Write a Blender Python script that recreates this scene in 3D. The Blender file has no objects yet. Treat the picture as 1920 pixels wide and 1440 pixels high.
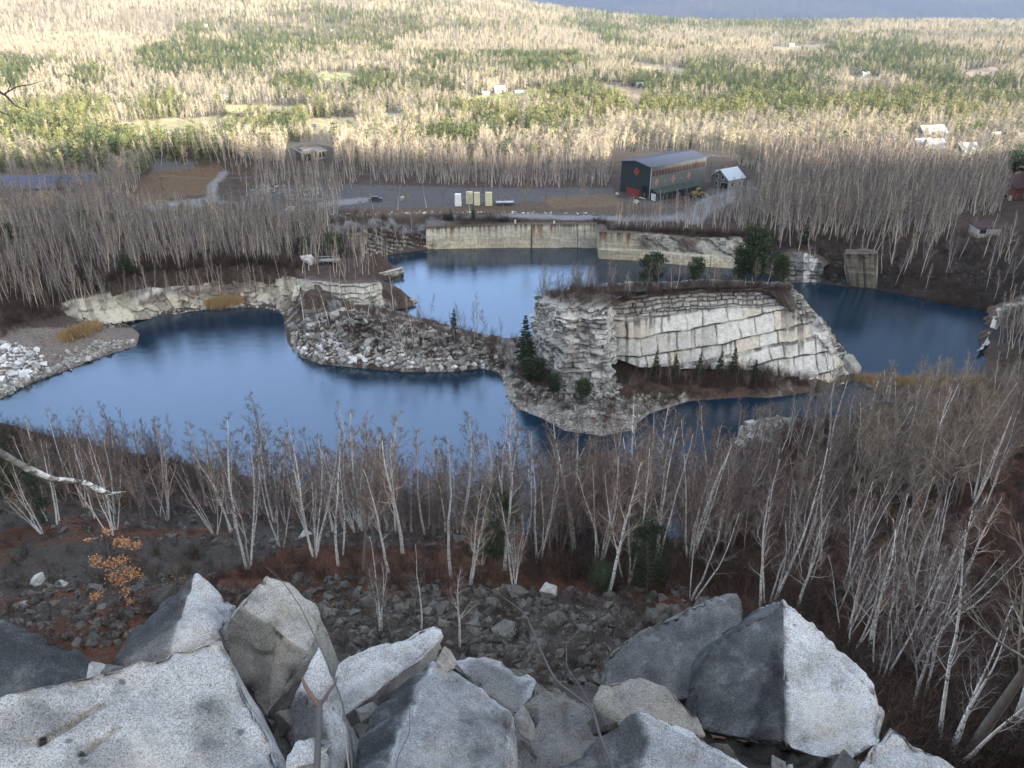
import bpy, bmesh, math, random
import numpy as np
from mathutils import Vector, Matrix, noise as mnoise
rng = np.random.default_rng(7)
random.seed(7)
S = bpy.context.scene
COL = S.collection
# ------------------------------------------------------------------ camera model
CAM = np.array([0.0, 0.0, 70.0]); F = 1500.0; PITCH = math.radians(26.57)
cP, sP = math.cos(PITCH), math.sin(PITCH)
def rays(px, py):
    px = np.asarray(px, float) - 960.0; py = 720.0 - np.asarray(py, float)
    return np.stack([px, cP*F + sP*py, -sP*F + cP*py], -1)
def U(px, py, z=0.0):
    """world point where the line of sight through a photo position meets the level z"""
    r = rays(px, py); t = (z - CAM[2]) / r[..., 2]
    return CAM + r * np.asarray(t)[..., None]
def UY(px, py, y):
    r = rays(px, py); return CAM + r * (np.asarray(y) / r[..., 1])[..., None]
def UR(px, py, rr):
    r = rays(px, py); return CAM + r / np.linalg.norm(r, axis=-1, keepdims=True) * np.asarray(rr)[..., None]
def proj(P):
    v = np.asarray(P, float) - CAM
    dep = v[..., 1]*cP - v[..., 2]*sP; up = v[..., 1]*sP + v[..., 2]*cP
    dep = np.where(dep < .1, .1, dep)
    return 960 + F*v[..., 0]/dep, 720 - F*up/dep
# ------------------------------------------------------------------ noise
def _hash(ix, iy, iz, seed):
    h = (ix.astype(np.int64)*374761393 + iy.astype(np.int64)*668265263 + iz.astype(np.int64)*2147483647 + seed*974711) & 0xffffffff
    h = ((h ^ (h >> 13)) * 1274126177) & 0xffffffff
    h = ((h ^ (h >> 16)) * 2246822519) & 0xffffffff
    return ((h ^ (h >> 15)) & 0xffffff) / float(0xffffff)
def vnoise(x, y, z=None, seed=0):
    x = np.asarray(x, float); y = np.asarray(y, float)
    z = np.zeros_like(x) if z is None else np.asarray(z, float)
    x0, y0, z0 = np.floor(x), np.floor(y), np.floor(z)
    fx, fy, fz = x-x0, y-y0, z-z0
    fx = fx*fx*(3-2*fx); fy = fy*fy*(3-2*fy); fz = fz*fz*(3-2*fz)
    r = 0
    for dx in (0, 1):
        for dy in (0, 1):
            for dz in (0, 1):
                w = (fx if dx else 1-fx)*(fy if dy else 1-fy)*(fz if dz else 1-fz)
                r = r + w*_hash(x0+dx, y0+dy, z0+dz, seed)
    return r
def fbm(x, y, z=None, oct=4, seed=0):
    a, s, t = 1.0, 0.0, 0.0; f = 1.0
    for i in range(oct):
        s = s + a*vnoise(np.asarray(x)*f, np.asarray(y)*f, None if z is None else np.asarray(z)*f, seed+i*17)
        t += a; a *= .5; f *= 2.03
    return s/t
def sstep(a, b, x):
    t = np.clip((x-a)/(b-a), 0, 1); return t*t*(3-2*t)
def inpoly(px, py, poly):
    poly = np.asarray(poly, float); r = np.zeros(np.shape(px), bool); n = len(poly)
    j = n-1
    for i in range(n):
        xi, yi = poly[i]; xj, yj = poly[j]
        c = ((yi > py) != (yj > py)) & (px < (xj-xi)*(py-yi)/((yj-yi) if yj != yi else 1e-9) + xi)
        r ^= c; j = i
    return r
def seg_dist(x, y, P, closed=True):
    """distance to a polyline and the index of its nearest segment"""
    P = np.asarray(P, float); best = np.full(np.shape(x), 1e9); idx = np.zeros(np.shape(x), int)
    n = len(P)
    for i in range(n if closed else n-1):
        a = P[i]; b = P[(i+1) % n]; d = b-a; L = d@d + 1e-9
        t = np.clip(((x-a[0])*d[0] + (y-a[1])*d[1])/L, 0, 1)
        q = np.hypot(x-a[0]-t*d[0], y-a[1]-t*d[1])
        m = q < best; best = np.where(m, q, best); idx = np.where(m, i, idx)
    return best, idx
# ------------------------------------------------------------------ mesh helpers
def mesh_np(name, V, quads=None, tris=None, mats=(), smooth=False, attrs=None, mat_idx=None):
    me = bpy.data.meshes.new(name)
    V = np.asarray(V, np.float32); nq = 0 if quads is None else len(quads); nt = 0 if tris is None else len(tris)
    me.vertices.add(len(V)); me.vertices.foreach_set('co', V.ravel())
    loops = []
    if nq: loops.append(np.asarray(quads, np.int32).ravel())
    if nt: loops.append(np.asarray(tris, np.int32).ravel())
    loops = np.concatenate(loops) if loops else np.zeros(0, np.int32)
    me.loops.add(len(loops)); me.loops.foreach_set('vertex_index', loops)
    me.polygons.add(nq+nt)
    st = np.concatenate([np.arange(nq)*4, nq*4 + np.arange(nt)*3]).astype(np.int32)
    me.polygons.foreach_set('loop_start', st)
    me.polygons.foreach_set('use_smooth', np.full(nq+nt, bool(smooth)))
    if mat_idx is not None: me.polygons.foreach_set('material_index', np.asarray(mat_idx, np.int32))
    me.update(calc_edges=True)
    for k, a in (attrs or {}).items():
        a = np.asarray(a, np.float32)
        if a.ndim == 1:
            at = me.attributes.new(k, 'FLOAT', 'POINT'); at.data.foreach_set('value', a)
        else:
            if a.shape[1] == 3: a = np.concatenate([a, np.ones((len(a), 1), np.float32)], 1)
            at = me.attributes.new(k, 'FLOAT_COLOR', 'POINT'); at.data.foreach_set('color', np.ascontiguousarray(a).ravel())
    for m in mats: me.materials.append(m)
    return me
def obj(name, me, parent=None, loc=None):
    o = bpy.data.objects.new(name, me); COL.objects.link(o)
    if parent is not None: o.parent = parent
    if loc is not None: o.location = loc
    return o
def tag(o, label=None, cat=None, group=None, kind=None):
    if label: o['label'] = label
    if cat: o['category'] = cat
    if group: o['group'] = group
    if kind: o['kind'] = kind
    return o
def empty(name, loc, rz=0.0):
    o = bpy.data.objects.new(name, None); COL.objects.link(o); o.location = loc; o.rotation_euler = (0, 0, rz); o.empty_display_size = .2
    return o
def copy_tree(o, parent=None):
    c = o.copy(); COL.objects.link(c); c.parent = parent
    for ch in o.children: copy_tree(ch, c)
    return c
class MB:
    """collects boxes, bars and loose polygons of one part"""
    def __init__(s): s.V = []; s.F = []; s.M = []
    def add(s, V, F, m=0):
        o = len(s.V); s.V += [tuple(map(float, v)) for v in V]; s.F += [tuple(i+o for i in f) for f in F]; s.M += [m]*len(F)
    def box(s, x0, x1, y0, y1, z0, z1, m=0):
        V = [(x0,y0,z0),(x1,y0,z0),(x1,y1,z0),(x0,y1,z0),(x0,y0,z1),(x1,y0,z1),(x1,y1,z1),(x0,y1,z1)]
        s.add(V, [(0,3,2,1),(4,5,6,7),(0,1,5,4),(1,2,6,5),(2,3,7,6),(3,0,4,7)], m); return s
    def poly(s, pts, th, n=(0,0,1), m=0):
        """flat outline given thickness th along n"""
        n = np.array(n, float); k = len(pts); A = [np.array(p, float) for p in pts]; B = [p + n*th for p in A]
        s.add(A+B, [tuple(range(k))[::-1], tuple(range(k, 2*k))] + [(i, (i+1) % k, k+(i+1) % k, k+i) for i in range(k)], m); return s
    def tube(s, pts, rad, n=6, m=0):
        V, Q, T = tube(pts, rad, n); s.add(V, [tuple(q) for q in Q] + [tuple(t) for t in T], m); return s
    def build(s, name, mats, parent=None, bevel=0.0, loc=None, smooth=False):
        me = bpy.data.meshes.new(name); me.from_pydata(s.V, [], s.F)
        mats = mats if isinstance(mats, (list, tuple)) else [mats]
        for mm in mats: me.materials.append(mm)
        me.polygons.foreach_set('material_index', s.M)
        bm = bmesh.new(); bm.from_mesh(me); bmesh.ops.recalc_face_normals(bm, faces=bm.faces)
        if bevel: bmesh.ops.bevel(bm, geom=list(bm.edges), offset=bevel, segments=1, affect='EDGES', clamp_overlap=True)
        for f in bm.faces: f.smooth = smooth
        bm.to_mesh(me); bm.free()
        return obj(name, me, parent, loc)
def frame(d):
    d = d/ (np.linalg.norm(d)+1e-9); a = np.array([0, 0, 1.0]) if abs(d[2]) < .9 else np.array([1.0, 0, 0])
    u = np.cross(d, a); u /= np.linalg.norm(u); return u, np.cross(d, u)
def tube(pts, rad, n=6):
    pts = np.asarray(pts, float); k = len(pts); rad = np.broadcast_to(np.asarray(rad, float), (k,))
    ang = np.arange(n)/n*2*math.pi; ca, sa = np.cos(ang)[:, None], np.sin(ang)[:, None]; V = []
    tan = np.gradient(pts, axis=0); u, v = frame(tan[0])
    for i in range(k):
        d = tan[i]/(np.linalg.norm(tan[i])+1e-9); u = u - d*(u@d); u /= np.linalg.norm(u)+1e-9; v = np.cross(d, u)
        V.append(pts[i] + rad[i]*(ca*u + sa*v))
    V = np.concatenate(V); i = np.arange(k-1)[:, None]*n; j = np.arange(n)[None, :]; jn = (j+1) % n
    Q = np.stack([i+j, i+jn, i+n+jn, i+n+j], -1).reshape(-1, 4)
    V = np.concatenate([V, pts[-1:]]); e = (k-1)*n; T = np.stack([e+np.arange(n), e+(np.arange(n)+1) % n, np.full(n, k*n)], -1)
    return V, Q, T
class Tubes:
    def __init__(s): s.V = []; s.Q = []; s.T = []; s.n = 0
    def add(s, V, Q=None, T=None):
        s.V.append(V)
        if Q is not None and len(Q): s.Q.append(np.asarray(Q)+s.n)
        if T is not None and len(T): s.T.append(np.asarray(T)+s.n)
        s.n += len(V)
    def tube(s, pts, rad, n=6): s.add(*tube(pts, rad, n))
    def mesh(s, name, mats, smooth=True, attrs=None):
        return mesh_np(name, np.concatenate(s.V), np.concatenate(s.Q) if s.Q else None, np.concatenate(s.T) if s.T else None, mats, smooth, attrs)
# ------------------------------------------------------------------ node helpers
class NT:
    def __init__(s, name, rough=.9, spec=.25):
        s.m = bpy.data.materials.new(name); s.m.use_nodes = True; s.t = s.m.node_tree; s.b = s.t.nodes['Principled BSDF']
        s.b.inputs['Roughness'].default_value = rough; s.b.inputs['Specular IOR Level'].default_value = spec
    def n(s, typ, **k):
        nd = s.t.nodes.new(typ)
        for a, v in k.items(): setattr(nd, a, v)
        return nd
    def link(s, a, b): s.t.links.new(a, b)
    def val(s, nd, **k):
        for a, v in k.items(): nd.inputs[a.replace('_', ' ')].default_value = v
        return nd
    def pos(s): return s.n('ShaderNodeNewGeometry').outputs['Position']
    def objc(s): return s.n('ShaderNodeTexCoord').outputs['Object']
    def attr(s, name, typ='GEOMETRY'): return s.n('ShaderNodeAttribute', attribute_name=name, attribute_type=typ)
    def noise(s, vec, scale, detail=4, rough=.55, dist=0.0):
        nd = s.n('ShaderNodeTexNoise'); s.link(vec, nd.inputs['Vector'])
        nd.inputs['Scale'].default_value = scale; nd.inputs['Detail'].default_value = detail; nd.inputs['Roughness'].default_value = rough; nd.inputs['Distortion'].default_value = dist
        return nd.outputs['Fac']
    def vor(s, vec, scale, feature='F1', out='Distance'):
        nd = s.n('ShaderNodeTexVoronoi', feature=feature); s.link(vec, nd.inputs['Vector']); nd.inputs['Scale'].default_value = scale
        return nd.outputs[out]
    def ramp(s, fac, stops):
        nd = s.n('ShaderNodeValToRGB'); e = nd.color_ramp.elements
        while len(e) > 1: e.remove(e[-1])
        for i, (p, c) in enumerate(stops):
            el = e[0] if i == 0 else e.new(p)
            el.position = p; c = (c, c, c) if not isinstance(c, (tuple, list)) else c; el.color = (*c[:3], 1)
        s.link(fac, nd.inputs['Fac']); return nd.outputs['Color']
    def mix(s, a, b, fac, blend='MIX'):
        nd = s.n('ShaderNodeMix', data_type='RGBA', blend_type=blend)
        for sock, v in ((nd.inputs[6], a), (nd.inputs[7], b), (nd.inputs[0], fac)):
            if hasattr(v, 'is_linked'): s.link(v, sock)
            elif isinstance(v, (tuple, list)): sock.default_value = (*v[:3], 1)
            else: sock.default_value = v
        return nd.outputs[2]
    def math(s, op, a, b=0.0):
        nd = s.n('ShaderNodeMath', operation=op)
        for sock, v in ((nd.inputs[0], a), (nd.inputs[1], b)):
            if hasattr(v, 'is_linked'): s.link(v, sock)
            else: sock.default_value = v
        return nd.outputs[0]
    def scale_vec(s, vec, sx, sy, sz):
        nd = s.n('ShaderNodeMapping'); s.link(vec, nd.inputs['Vector']); nd.inputs['Scale'].default_value = (sx, sy, sz); return nd.outputs['Vector']
    def color(s, c):
        if hasattr(c, 'is_linked'): s.link(c, s.b.inputs['Base Color'])
        else: s.b.inputs['Base Color'].default_value = (*c, 1)
        return s
    def bump(s, h, strength=.5, dist=.1):
        nd = s.n('ShaderNodeBump'); nd.inputs['Strength'].default_value = strength; nd.inputs['Distance'].default_value = dist
        s.link(h, nd.inputs['Height']); s.link(nd.outputs['Normal'], s.b.inputs['Normal']); return s
def plain(name, c, rough=.8, spec=.3, metal=0.0, var=.25, scale=1.5, streak=False):
    """painted or weathered surface: a colour with grime-scale variation"""
    k = NT(name, rough, spec); v = k.objc()
    if streak: v = k.scale_vec(v, 1, 1, .15)
    f = k.noise(v, scale, 5, .65)
    k.color(k.mix(tuple(x*(1-var) for x in c), tuple(min(1, x*(1+var)) for x in c), f)); k.b.inputs['Metallic'].default_value = metal
    return k.m
# ------------------------------------------------------------------ ground shape
WATER_A = [(-60,775),(20,738),(62,716),(130,692),(205,664),(256,648),(262,626),(236,606),(300,592),(385,581),(455,577),(505,578),(532,590),(534,615),(541,645),(562,669),(604,683),(680,690),(762,697),(850,697),(905,690),(934,697),(946,716),(951,745),(972,766),(1020,786),(1060,808),(1130,817),(1195,806),(1192,795),(1218,775),(1290,752),(1400,744),(1440,746),(1500,738),(1545,731),(1604,712),(1640,732),(1720,760),(1690,785),(1600,785),(1520,788),(1462,782),(1420,786),(1386,808),(1378,836),(1400,858),(1435,885),(1440,950),(1400,998),(1300,1010),(1100,1012),(950,990),(800,960),(650,930),(450,890),(250,850),(80,815)]
WATER_B = [(695,486),(740,476),(800,468),(900,465),(1000,464),(1117,466),(1122,483),(1180,487),(1250,492),(1320,500),(1382,503),(1430,512),(1485,524),(1530,530),(1585,538),(1642,543),(1700,553),(1760,566),(1820,575),(1858,585),(1862,612),(1838,640),(1850,680),(1830,712),(1780,718),(1700,716),(1612,706),(1606,690),(1560,650),(1480,612),(1300,606),(1150,606),(1040,622),(1000,640),(950,642),(880,630),(840,618),(800,609),(760,599),(722,588),(745,579),(778,573),(775,563),(740,550),(716,538),(720,526),(757,515),(752,505),(700,499)]
WPOLY = [U(*np.array(w).T)[:, :2] for w in (WATER_A, WATER_B)]
# steepness of the bank behind each stretch of shoreline (rise over run), photo position -> value
def steep(px, py, w):
    if w == 0:
        if py < 600 and 230 < px < 545: return 9.0
        if px < 300 and py < 700: return .25
        if px < 60: return .4
        if 520 < px < 960 and py < 720: return .85
        if py > 810 and not 1000 < px < 1250: return .6
        if py > 900: return .6
        return .4
    if py < 510 and 790 < px < 1390: return 12.0
    if 1570 < px < 1650 and py < 560: return .6
    if px > 1380 and py < 620: return .55
    if px < 800 and py < 520: return .7
    if px > 1600 and py > 690: return .05
    return 1.1
STEEP = [np.array([steep(*((np.array(w[i])+np.array(w[(i+1) % len(w)]))/2), k) for i in range(len(w))]) for k, w in enumerate((WATER_A, WATER_B))]
CTRL = [ # photo position, level of the ground there
 (40,640,3.5),(100,600,7),(200,550,7.5),(350,515,8),(500,500,8),(600,500,6.5),(640,510,5),(560,480,7),(680,450,8),(750,425,8),
 (30,520,9),(200,480,9),(400,450,9),(560,430,8.5),(0,440,9),(150,420,9),(300,390,9),(420,390,9),(520,390,8.5),(640,410,8),(800,405,7.2),(960,402,7.2),(1120,400,7.5),(1180,400,8),(1300,410,8.5),(1390,420,9),
 (1500,440,8),(1600,440,8),(1700,440,8),(1850,450,8),(1910,450,9),(1560,470,5),(1700,480,5),(1850,500,6),(1910,520,9),(1910,640,8),(1910,700,8),
 (700,380,8.2),(900,375,8.3),(1100,375,8.3),(1218,372,8.5),(1320,352,8.7),(1400,355,8.7),(640,345,9),(760,345,8.6),(560,320,11),(590,295,12),(480,310,11),
 (390,330,11),(330,305,13),(420,300,12),(270,335,9),(250,350,4),(225,345,-4),(100,350,-5),(0,345,-6),(0,385,4),(150,375,3),(100,400,8),
 (0,310,-6),(200,305,-6),(400,285,-2),(620,280,3),(800,290,5),(1000,300,6),(1200,300,7),(1400,300,7),(1600,310,7),(1750,300,6),(1900,310,6),(1900,360,8),
 (0,260,-8),(300,255,-7),(600,250,-4),(900,250,-2),(1200,250,-2),(1500,255,-2),(1900,250,-3),
 (0,200,-8),(400,200,-8),(800,200,-6),(1200,200,-6),(1600,200,-6),(1900,200,-7),
 (0,150,-2),(250,150,-4),(500,150,-7),(800,150,-6),(1000,155,-6),(1300,150,-9),(1600,150,-9),(1900,150,-9),
 (0,100,5.5),(250,100,4),(500,100,-1.7),(800,100,-5),(1100,100,-10),(1400,100,-12),(1900,100,-12),
 (1100,60,-16),(1400,60,-22),(1900,60,-22),(1300,45,-34),(1600,44,-36),(1900,46,-36)]
def ctrl_world():
    P = [U(a, b, c) for a, b, c in CTRL]
    def at(px, py, d): P.append(UY(px, py, d))
    at(0,50,1200); at(0,2,1500); at(0,-30,1900); at(250,50,1200); at(250,2,1550); at(250,-25,1950); at(500,50,1300); at(500,3,1700); at(500,-12,2000)
    at(700,60,1350); at(700,14,1700); at(700,0,2000); at(860,40,1500); at(860,2,1950); at(960,14,2000); at(1060,34,2050); at(960,50,1600)
    for px in (0, 300, 600, 860): P.append(np.array([(px-960)/1500*2600, 2600, 60-.03*px]))
    for px in (0, 400, 800, 1200, 1600, 1900): P.append(np.array([(px-960)/1500*3300, 3300, -62]))
    # mountain far away
    for px, h in ((-200,300),(0,330),(400,360),(800,400),(1200,380),(1600,430),(1900,460),(2200,440)): P.append(np.array([(px-960)/1500*6500, 6500, h]))
    for px in (-200, 300, 800, 1300, 1900): P.append(np.array([(px-960)/1500*4300, 4300, -60]))
    for px in (-200, 300, 800, 1300, 1900): P.append(np.array([(px-960)/1500*9000, 9000, 480]))
    # beyond the frame's sides
    for az in (-60, 60):
        for d, z in ((110, 6), (160, 9), (240, 9), (400, 0), (800, -5), (1500, 0), (3000, -10), (6500, 300)): P.append(np.array([d*math.sin(math.radians(az)), d*math.cos(math.radians(az)), z]))
    return np.array(P)
def tps(A, B):
    r2 = ((A[:, None, :]-B[None])**2).sum(-1); return .5*r2*np.log(r2+1e-12)
_P = ctrl_world(); _q = np.stack([np.arctan2(_P[:, 0], _P[:, 1])*1.2, np.log(np.hypot(_P[:, 0], _P[:, 1]))], -1)
_n = len(_q); _A = np.zeros((_n+3, _n+3)); _A[:_n, :_n] = tps(_q, _q) + np.eye(_n)*2e-3; _A[:_n, _n] = 1; _A[:_n, _n+1:] = _q; _A[_n, :_n] = 1; _A[_n+1:, :_n] = _q.T
_w = np.linalg.solve(_A, np.concatenate([_P[:, 2], np.zeros(3)]))
def land_rbf(x, y):
    q = np.stack([np.arctan2(x, y)*1.2, np.log(np.hypot(x, y)+1e-6)], -1).reshape(-1, 2); out = np.empty(len(q))
    for i in range(0, len(q), 20000):
        b = q[i:i+20000]; out[i:i+20000] = tps(b, _q)@_w[:_n] + _w[_n] + b@_w[_n+1:]
    return out.reshape(np.shape(x))
NEAR_D = [0, 2.5, 3.5, 6.3, 8, 12, 20, 25, 33, 40, 46, 52, 60]
NEAR_Z = [68.4, 66.6, 65.0, 63.2, 60.0, 54.5, 46.2, 42.2, 37.8, 34.3, 31.6, 29.0, 25.2]
def shore_d(az):  # where the near slope runs out, by direction (degrees)
    return np.interp(az, [-90, -34, -28, -20, -10, 0, 8, 14, 18, 24, 32, 90], [150, 128, 112, 104, 97, 93, 93, 95, 118, 128, 150, 190])
def near_z(x, y):
    d = np.hypot(x, y); az = np.degrees(np.arctan2(x, y))
    z = np.interp(d, NEAR_D, NEAR_Z)
    s = shore_d(az); t = np.clip((d-60)/(s-60), 0, 1)
    edge = np.interp(az, [-90, -28, -10, 5, 20, 90], [27, 26.8, 25.2, 24.5, 25.5, 27])
    z = np.where(d > 60, edge*(1-t)**1.15 + .6*t, z + (edge-25.2)*sstep(40, 60, d))
    return z
def ridge_z(x, y):   # unseen hill behind the viewpoint, crest shaped to set the shadow edge
    crest = 212 - 24*sstep(990, 740, x) + 14*np.sin(x/310.0) + 8*np.sin(x/97.0+1)
    return 68 + (crest-68)*sstep(-25, -500, y)
def water_sdf(x, y):
    """signed distance to the nearest shore (negative in the water), steepness of that shore"""
    best = np.full(np.shape(x), 1e9); k = np.full(np.shape(x), 1.0); inside = np.zeros(np.shape(x), bool)
    for P, st in zip(WPOLY, STEEP):
        d, i = seg_dist(x, y, P); inside |= inpoly(x, y, P)
        m = d < best; best = np.where(m, d, best); k = np.where(m, st[i], k)
    return np.where(inside, -best, best), k
# crest of the spit of rubble between the two ponds
SPIT = np.array([UY(a, b, c) for a, b, c in ((560,590,160),(640,583,158),(720,598,156),(800,606,155),(880,630,152),(960,655,147),(1010,690,139))])
MOUND = [(UY(340,330,285), 4.5, 16, 9), (UY(420,318,292), 3.5, 14, 10), (UY(585,300,330), 3, 14, 10), (UY(95,392,250), 3.5, 6, 5), (U(1428,812,1), 2.2, 4.5, 3), (U(1860,690,4), 3, 16, 10), (U(60,690,1.5), 2.0, 7, 5)]
def height(x, y):
    x = np.asarray(x, float); y = np.asarray(y, float); d = np.hypot(x, y); az = np.degrees(np.arctan2(x, y))
    s = shore_d(az); far = land_rbf(x, np.maximum(y, 1e-3)); z = np.where((d < s) | (y < 0), near_z(x, np.abs(y)), 0)
    mid = d >= s
    z = np.where(mid & (y > 0), far, z)
    for c, h, r1, r2 in MOUND: z = z + h*np.exp(-(((x-c[0])/r1)**2 + ((y-c[1])/r2)**2))*mid
    # rubble spit
    q, i = seg_dist(x, y, SPIT, False); a = SPIT[:, 2]; 
    zs = np.interp(x, SPIT[:, 0], a) - q*.55
    m = (x > SPIT[0, 0]-14) & (x < SPIT[-1, 0]+3) & (q < 16) & mid
    z = np.where(m, np.where(q < 14, np.maximum(zs, np.minimum(z, 3)), z), z)
    # island apron
    z = np.where(mid & (y < 127) & (x > 22) & (y > 60), np.minimum(z, .9+.6*(fbm(x*.3, y*.3, seed=4))), z)
    isl = (np.abs(y-150) < 26) & (x > U(1000, 650)[0]) & (x < U(1620, 700)[0]+2) & mid
    z = np.where(isl, 2.6, z)
    reed = (y > 136) & (y < 146) & (x > U(1605, 710)[0]) & (x < U(1850, 715)[0]) & mid
    z = np.where(reed, .35, z)
    n1 = fbm(x*.35, y*.35, oct=4, seed=3)-.5; n2 = fbm(x*.05, y*.05, oct=3, seed=5)-.5
    z = z + n1*np.where(d < 60, np.clip(d/25, .15, 1)*1.3, np.where(d < 400, .8, 2.0)) + n2*np.where(d < 250, 1.2*np.clip(d/60, 0, 1), np.clip(d/120, 0, 9))
    w = (d > 70) & (d < 420) & (np.abs(az) < 70)
    if w.any():
        sd, k = water_sdf(x[w], y[w])
        zz = z[w]; jit = 1 + .6*(fbm(x[w]*.3, y[w]*.3, seed=9)-.5)
        setb = np.where(k > 8, np.where(k > 11, 3.4, 7.5), 0.0)
        cap = np.where(sd > 0, .15 + np.where(k > 8, np.maximum(sd-setb, 0)*k + .1*sd, sd*k*jit), np.maximum(-5, sd*.9))
        zz = np.where(sd > 0, np.minimum(np.maximum(zz, .25), cap), np.minimum(cap, -.05)); z[w] = zz
    z = np.where(y < 0, np.where(d < 20, z, 0) + np.where(d >= 20, 0, 0), z)
    back = np.clip(-y/20, 0, 1); z = np.where(y < 0, np.maximum(68.2*(1-back) + ridge_z(x, y)*back, 66), z)
    return z
AZ = np.radians(np.concatenate([np.arange(-180, -42, 3.0), np.arange(-42, 42.001, .14), np.arange(45, 180.1, 3.0)]))
DD = np.concatenate([np.exp(np.arange(math.log(1.2), math.log(60), .012)), np.exp(np.arange(math.log(60), math.log(420), .0052)), np.exp(np.arange(math.log(420), math.log(9000), .013))])
GX = np.sin(AZ)[:, None]*DD[None]; GY = np.cos(AZ)[:, None]*DD[None]
GZ = height(GX, GY)
def ground(x, y):
    """level of the built ground (bilinear in the mesh's own grid)"""
    x = np.asarray(x, float); y = np.asarray(y, float)
    a = np.interp(np.arctan2(x, y), AZ, np.arange(len(AZ))); b = np.interp(np.hypot(x, y), DD, np.arange(len(DD)))
    i = np.minimum(a.astype(int), len(AZ)-2); j = np.minimum(b.astype(int), len(DD)-2); u = a-i; v = b-j
    return (GZ[i, j]*(1-u) + GZ[i+1, j]*u)*(1-v) + (GZ[i, j+1]*(1-u) + GZ[i+1, j+1]*u)*v
def hit(px, py):
    """where the line of sight through a photo position first meets the ground"""
    r = rays(px, py); az = math.atan2(r[0], r[1]); a = np.interp(az, AZ, np.arange(len(AZ))); i = int(a); u = a-i
    col = GZ[i]*(1-u) + GZ[min(i+1, len(AZ)-1)]*u; h = math.hypot(r[0], r[1]); ray = 70 + DD*r[2]/h
    m = np.nonzero((ray < col) & (DD > 8))[0]
    if not len(m): return None
    j = m[0]; d = DD[j]; return np.array([d*math.sin(az), d*math.cos(az), float(col[j])])
# ------------------------------------------------------------------ world, sun, camera
SUN_EL, SUN_AZ = math.radians(9.5), math.radians(132.0)   # azimuth clockwise from +Y: the sun stands behind the viewer
w = bpy.data.worlds.new("World"); S.world = w; w.use_nodes = True; wt = w.node_tree
sky = wt.nodes.new('ShaderNodeTexSky'); sky.sky_type = 'NISHITA'; sky.sun_disc = False
sky.sun_elevation = SUN_EL; sky.sun_rotation = SUN_AZ; sky.air_density = 1.0; sky.dust_density = 1.6; sky.ozone_density = 1.2; sky.altitude = 300
bg = wt.nodes['Background']; bg.inputs['Strength'].default_value = 0.118
tc = wt.nodes.new('ShaderNodeTexCoord'); mp = wt.nodes.new('ShaderNodeMapping'); mp.inputs['Scale'].default_value = (1.0, 1.0, 3.2)
nz = wt.nodes.new('ShaderNodeTexNoise'); nz.inputs['Scale'].default_value = 2.6; nz.inputs['Detail'].default_value = 7; nz.inputs['Roughness'].default_value = .55
cr = wt.nodes.new('ShaderNodeValToRGB'); cr.color_ramp.elements[0].position = .40; cr.color_ramp.elements[1].position = .62
mx = wt.nodes.new('ShaderNodeMix'); mx.data_type = 'RGBA'; mx.inputs[7].default_value = (8.2, 8.2, 8.3, 1)
mu = wt.nodes.new('ShaderNodeMath'); mu.operation = 'MULTIPLY'; mu.inputs[1].default_value = .65
L = wt.links.new
L(tc.outputs['Generated'], mp.inputs[0]); L(mp.outputs[0], nz.inputs['Vector']); L(nz.outputs['Fac'], cr.inputs['Fac']); L(cr.outputs['Color'], mu.inputs[0]); 
sx = wt.nodes.new('ShaderNodeSeparateXYZ'); L(tc.outputs['Generated'], sx.inputs[0]); my = wt.nodes.new('ShaderNodeMapRange'); my.interpolation_type = 'SMOOTHSTEP'   # broken cloud overhead and behind, clearer ahead
my.inputs['From Min'].default_value = .80; my.inputs['From Max'].default_value = .25; L(sx.outputs['Y'], my.inputs['Value']); mz = wt.nodes.new('ShaderNodeMath'); mz.operation = 'MULTIPLY'; L(mu.outputs[0], mz.inputs[0]); L(my.outputs[0], mz.inputs[1]); L(mz.outputs[0], mx.inputs[0])
L(sky.outputs['Color'], mx.inputs[6])
# bright blue lobe added to the unseen sky to brighten the ponds' reflections
vm = wt.nodes.new('ShaderNodeVectorMath'); vm.operation = 'DOT_PRODUCT'; vm.inputs[1].default_value = (-.20, .84, .50); L(tc.outputs['Generated'], vm.inputs[0])
mr = wt.nodes.new('ShaderNodeMapRange'); mr.interpolation_type = 'SMOOTHSTEP'; mr.inputs['From Min'].default_value = .85; mr.inputs['From Max'].default_value = .98; L(vm.outputs['Value'], mr.inputs['Value'])
m2 = wt.nodes.new('ShaderNodeMix'); m2.data_type = 'RGBA'; m2.inputs[7].default_value = (3.4, 5.2, 8.7, 1); L(mr.outputs[0], m2.inputs[0]); L(mx.outputs[2], m2.inputs[6]); 
vd = wt.nodes.new('ShaderNodeVectorMath'); vd.operation = 'DOT_PRODUCT'; vd.inputs[1].default_value = (.43, .81, .40); L(tc.outputs['Generated'], vd.inputs[0])   # dark lobe added to the sky to deepen the right pond's reflection
md = wt.nodes.new('ShaderNodeMapRange'); md.interpolation_type = 'SMOOTHSTEP'; md.inputs['From Min'].default_value = .925; md.inputs['From Max'].default_value = .985; md.inputs['To Max'].default_value = .85; L(vd.outputs['Value'], md.inputs['Value'])
m3 = wt.nodes.new('ShaderNodeMix'); m3.data_type = 'RGBA'; m3.inputs[7].default_value = (.45, .65, 1.15, 1); L(md.outputs[0], m3.inputs[0]); L(m2.outputs[2], m3.inputs[6]); L(m3.outputs[2], bg.inputs['Color'])
sl = bpy.data.lights.new('sun', 'SUN'); sl.energy = 5.0; sl.angle = math.radians(.5); sl.color = (1.0, .89, .73)
so = bpy.data.objects.new('sun', sl); COL.objects.link(so)
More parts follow.
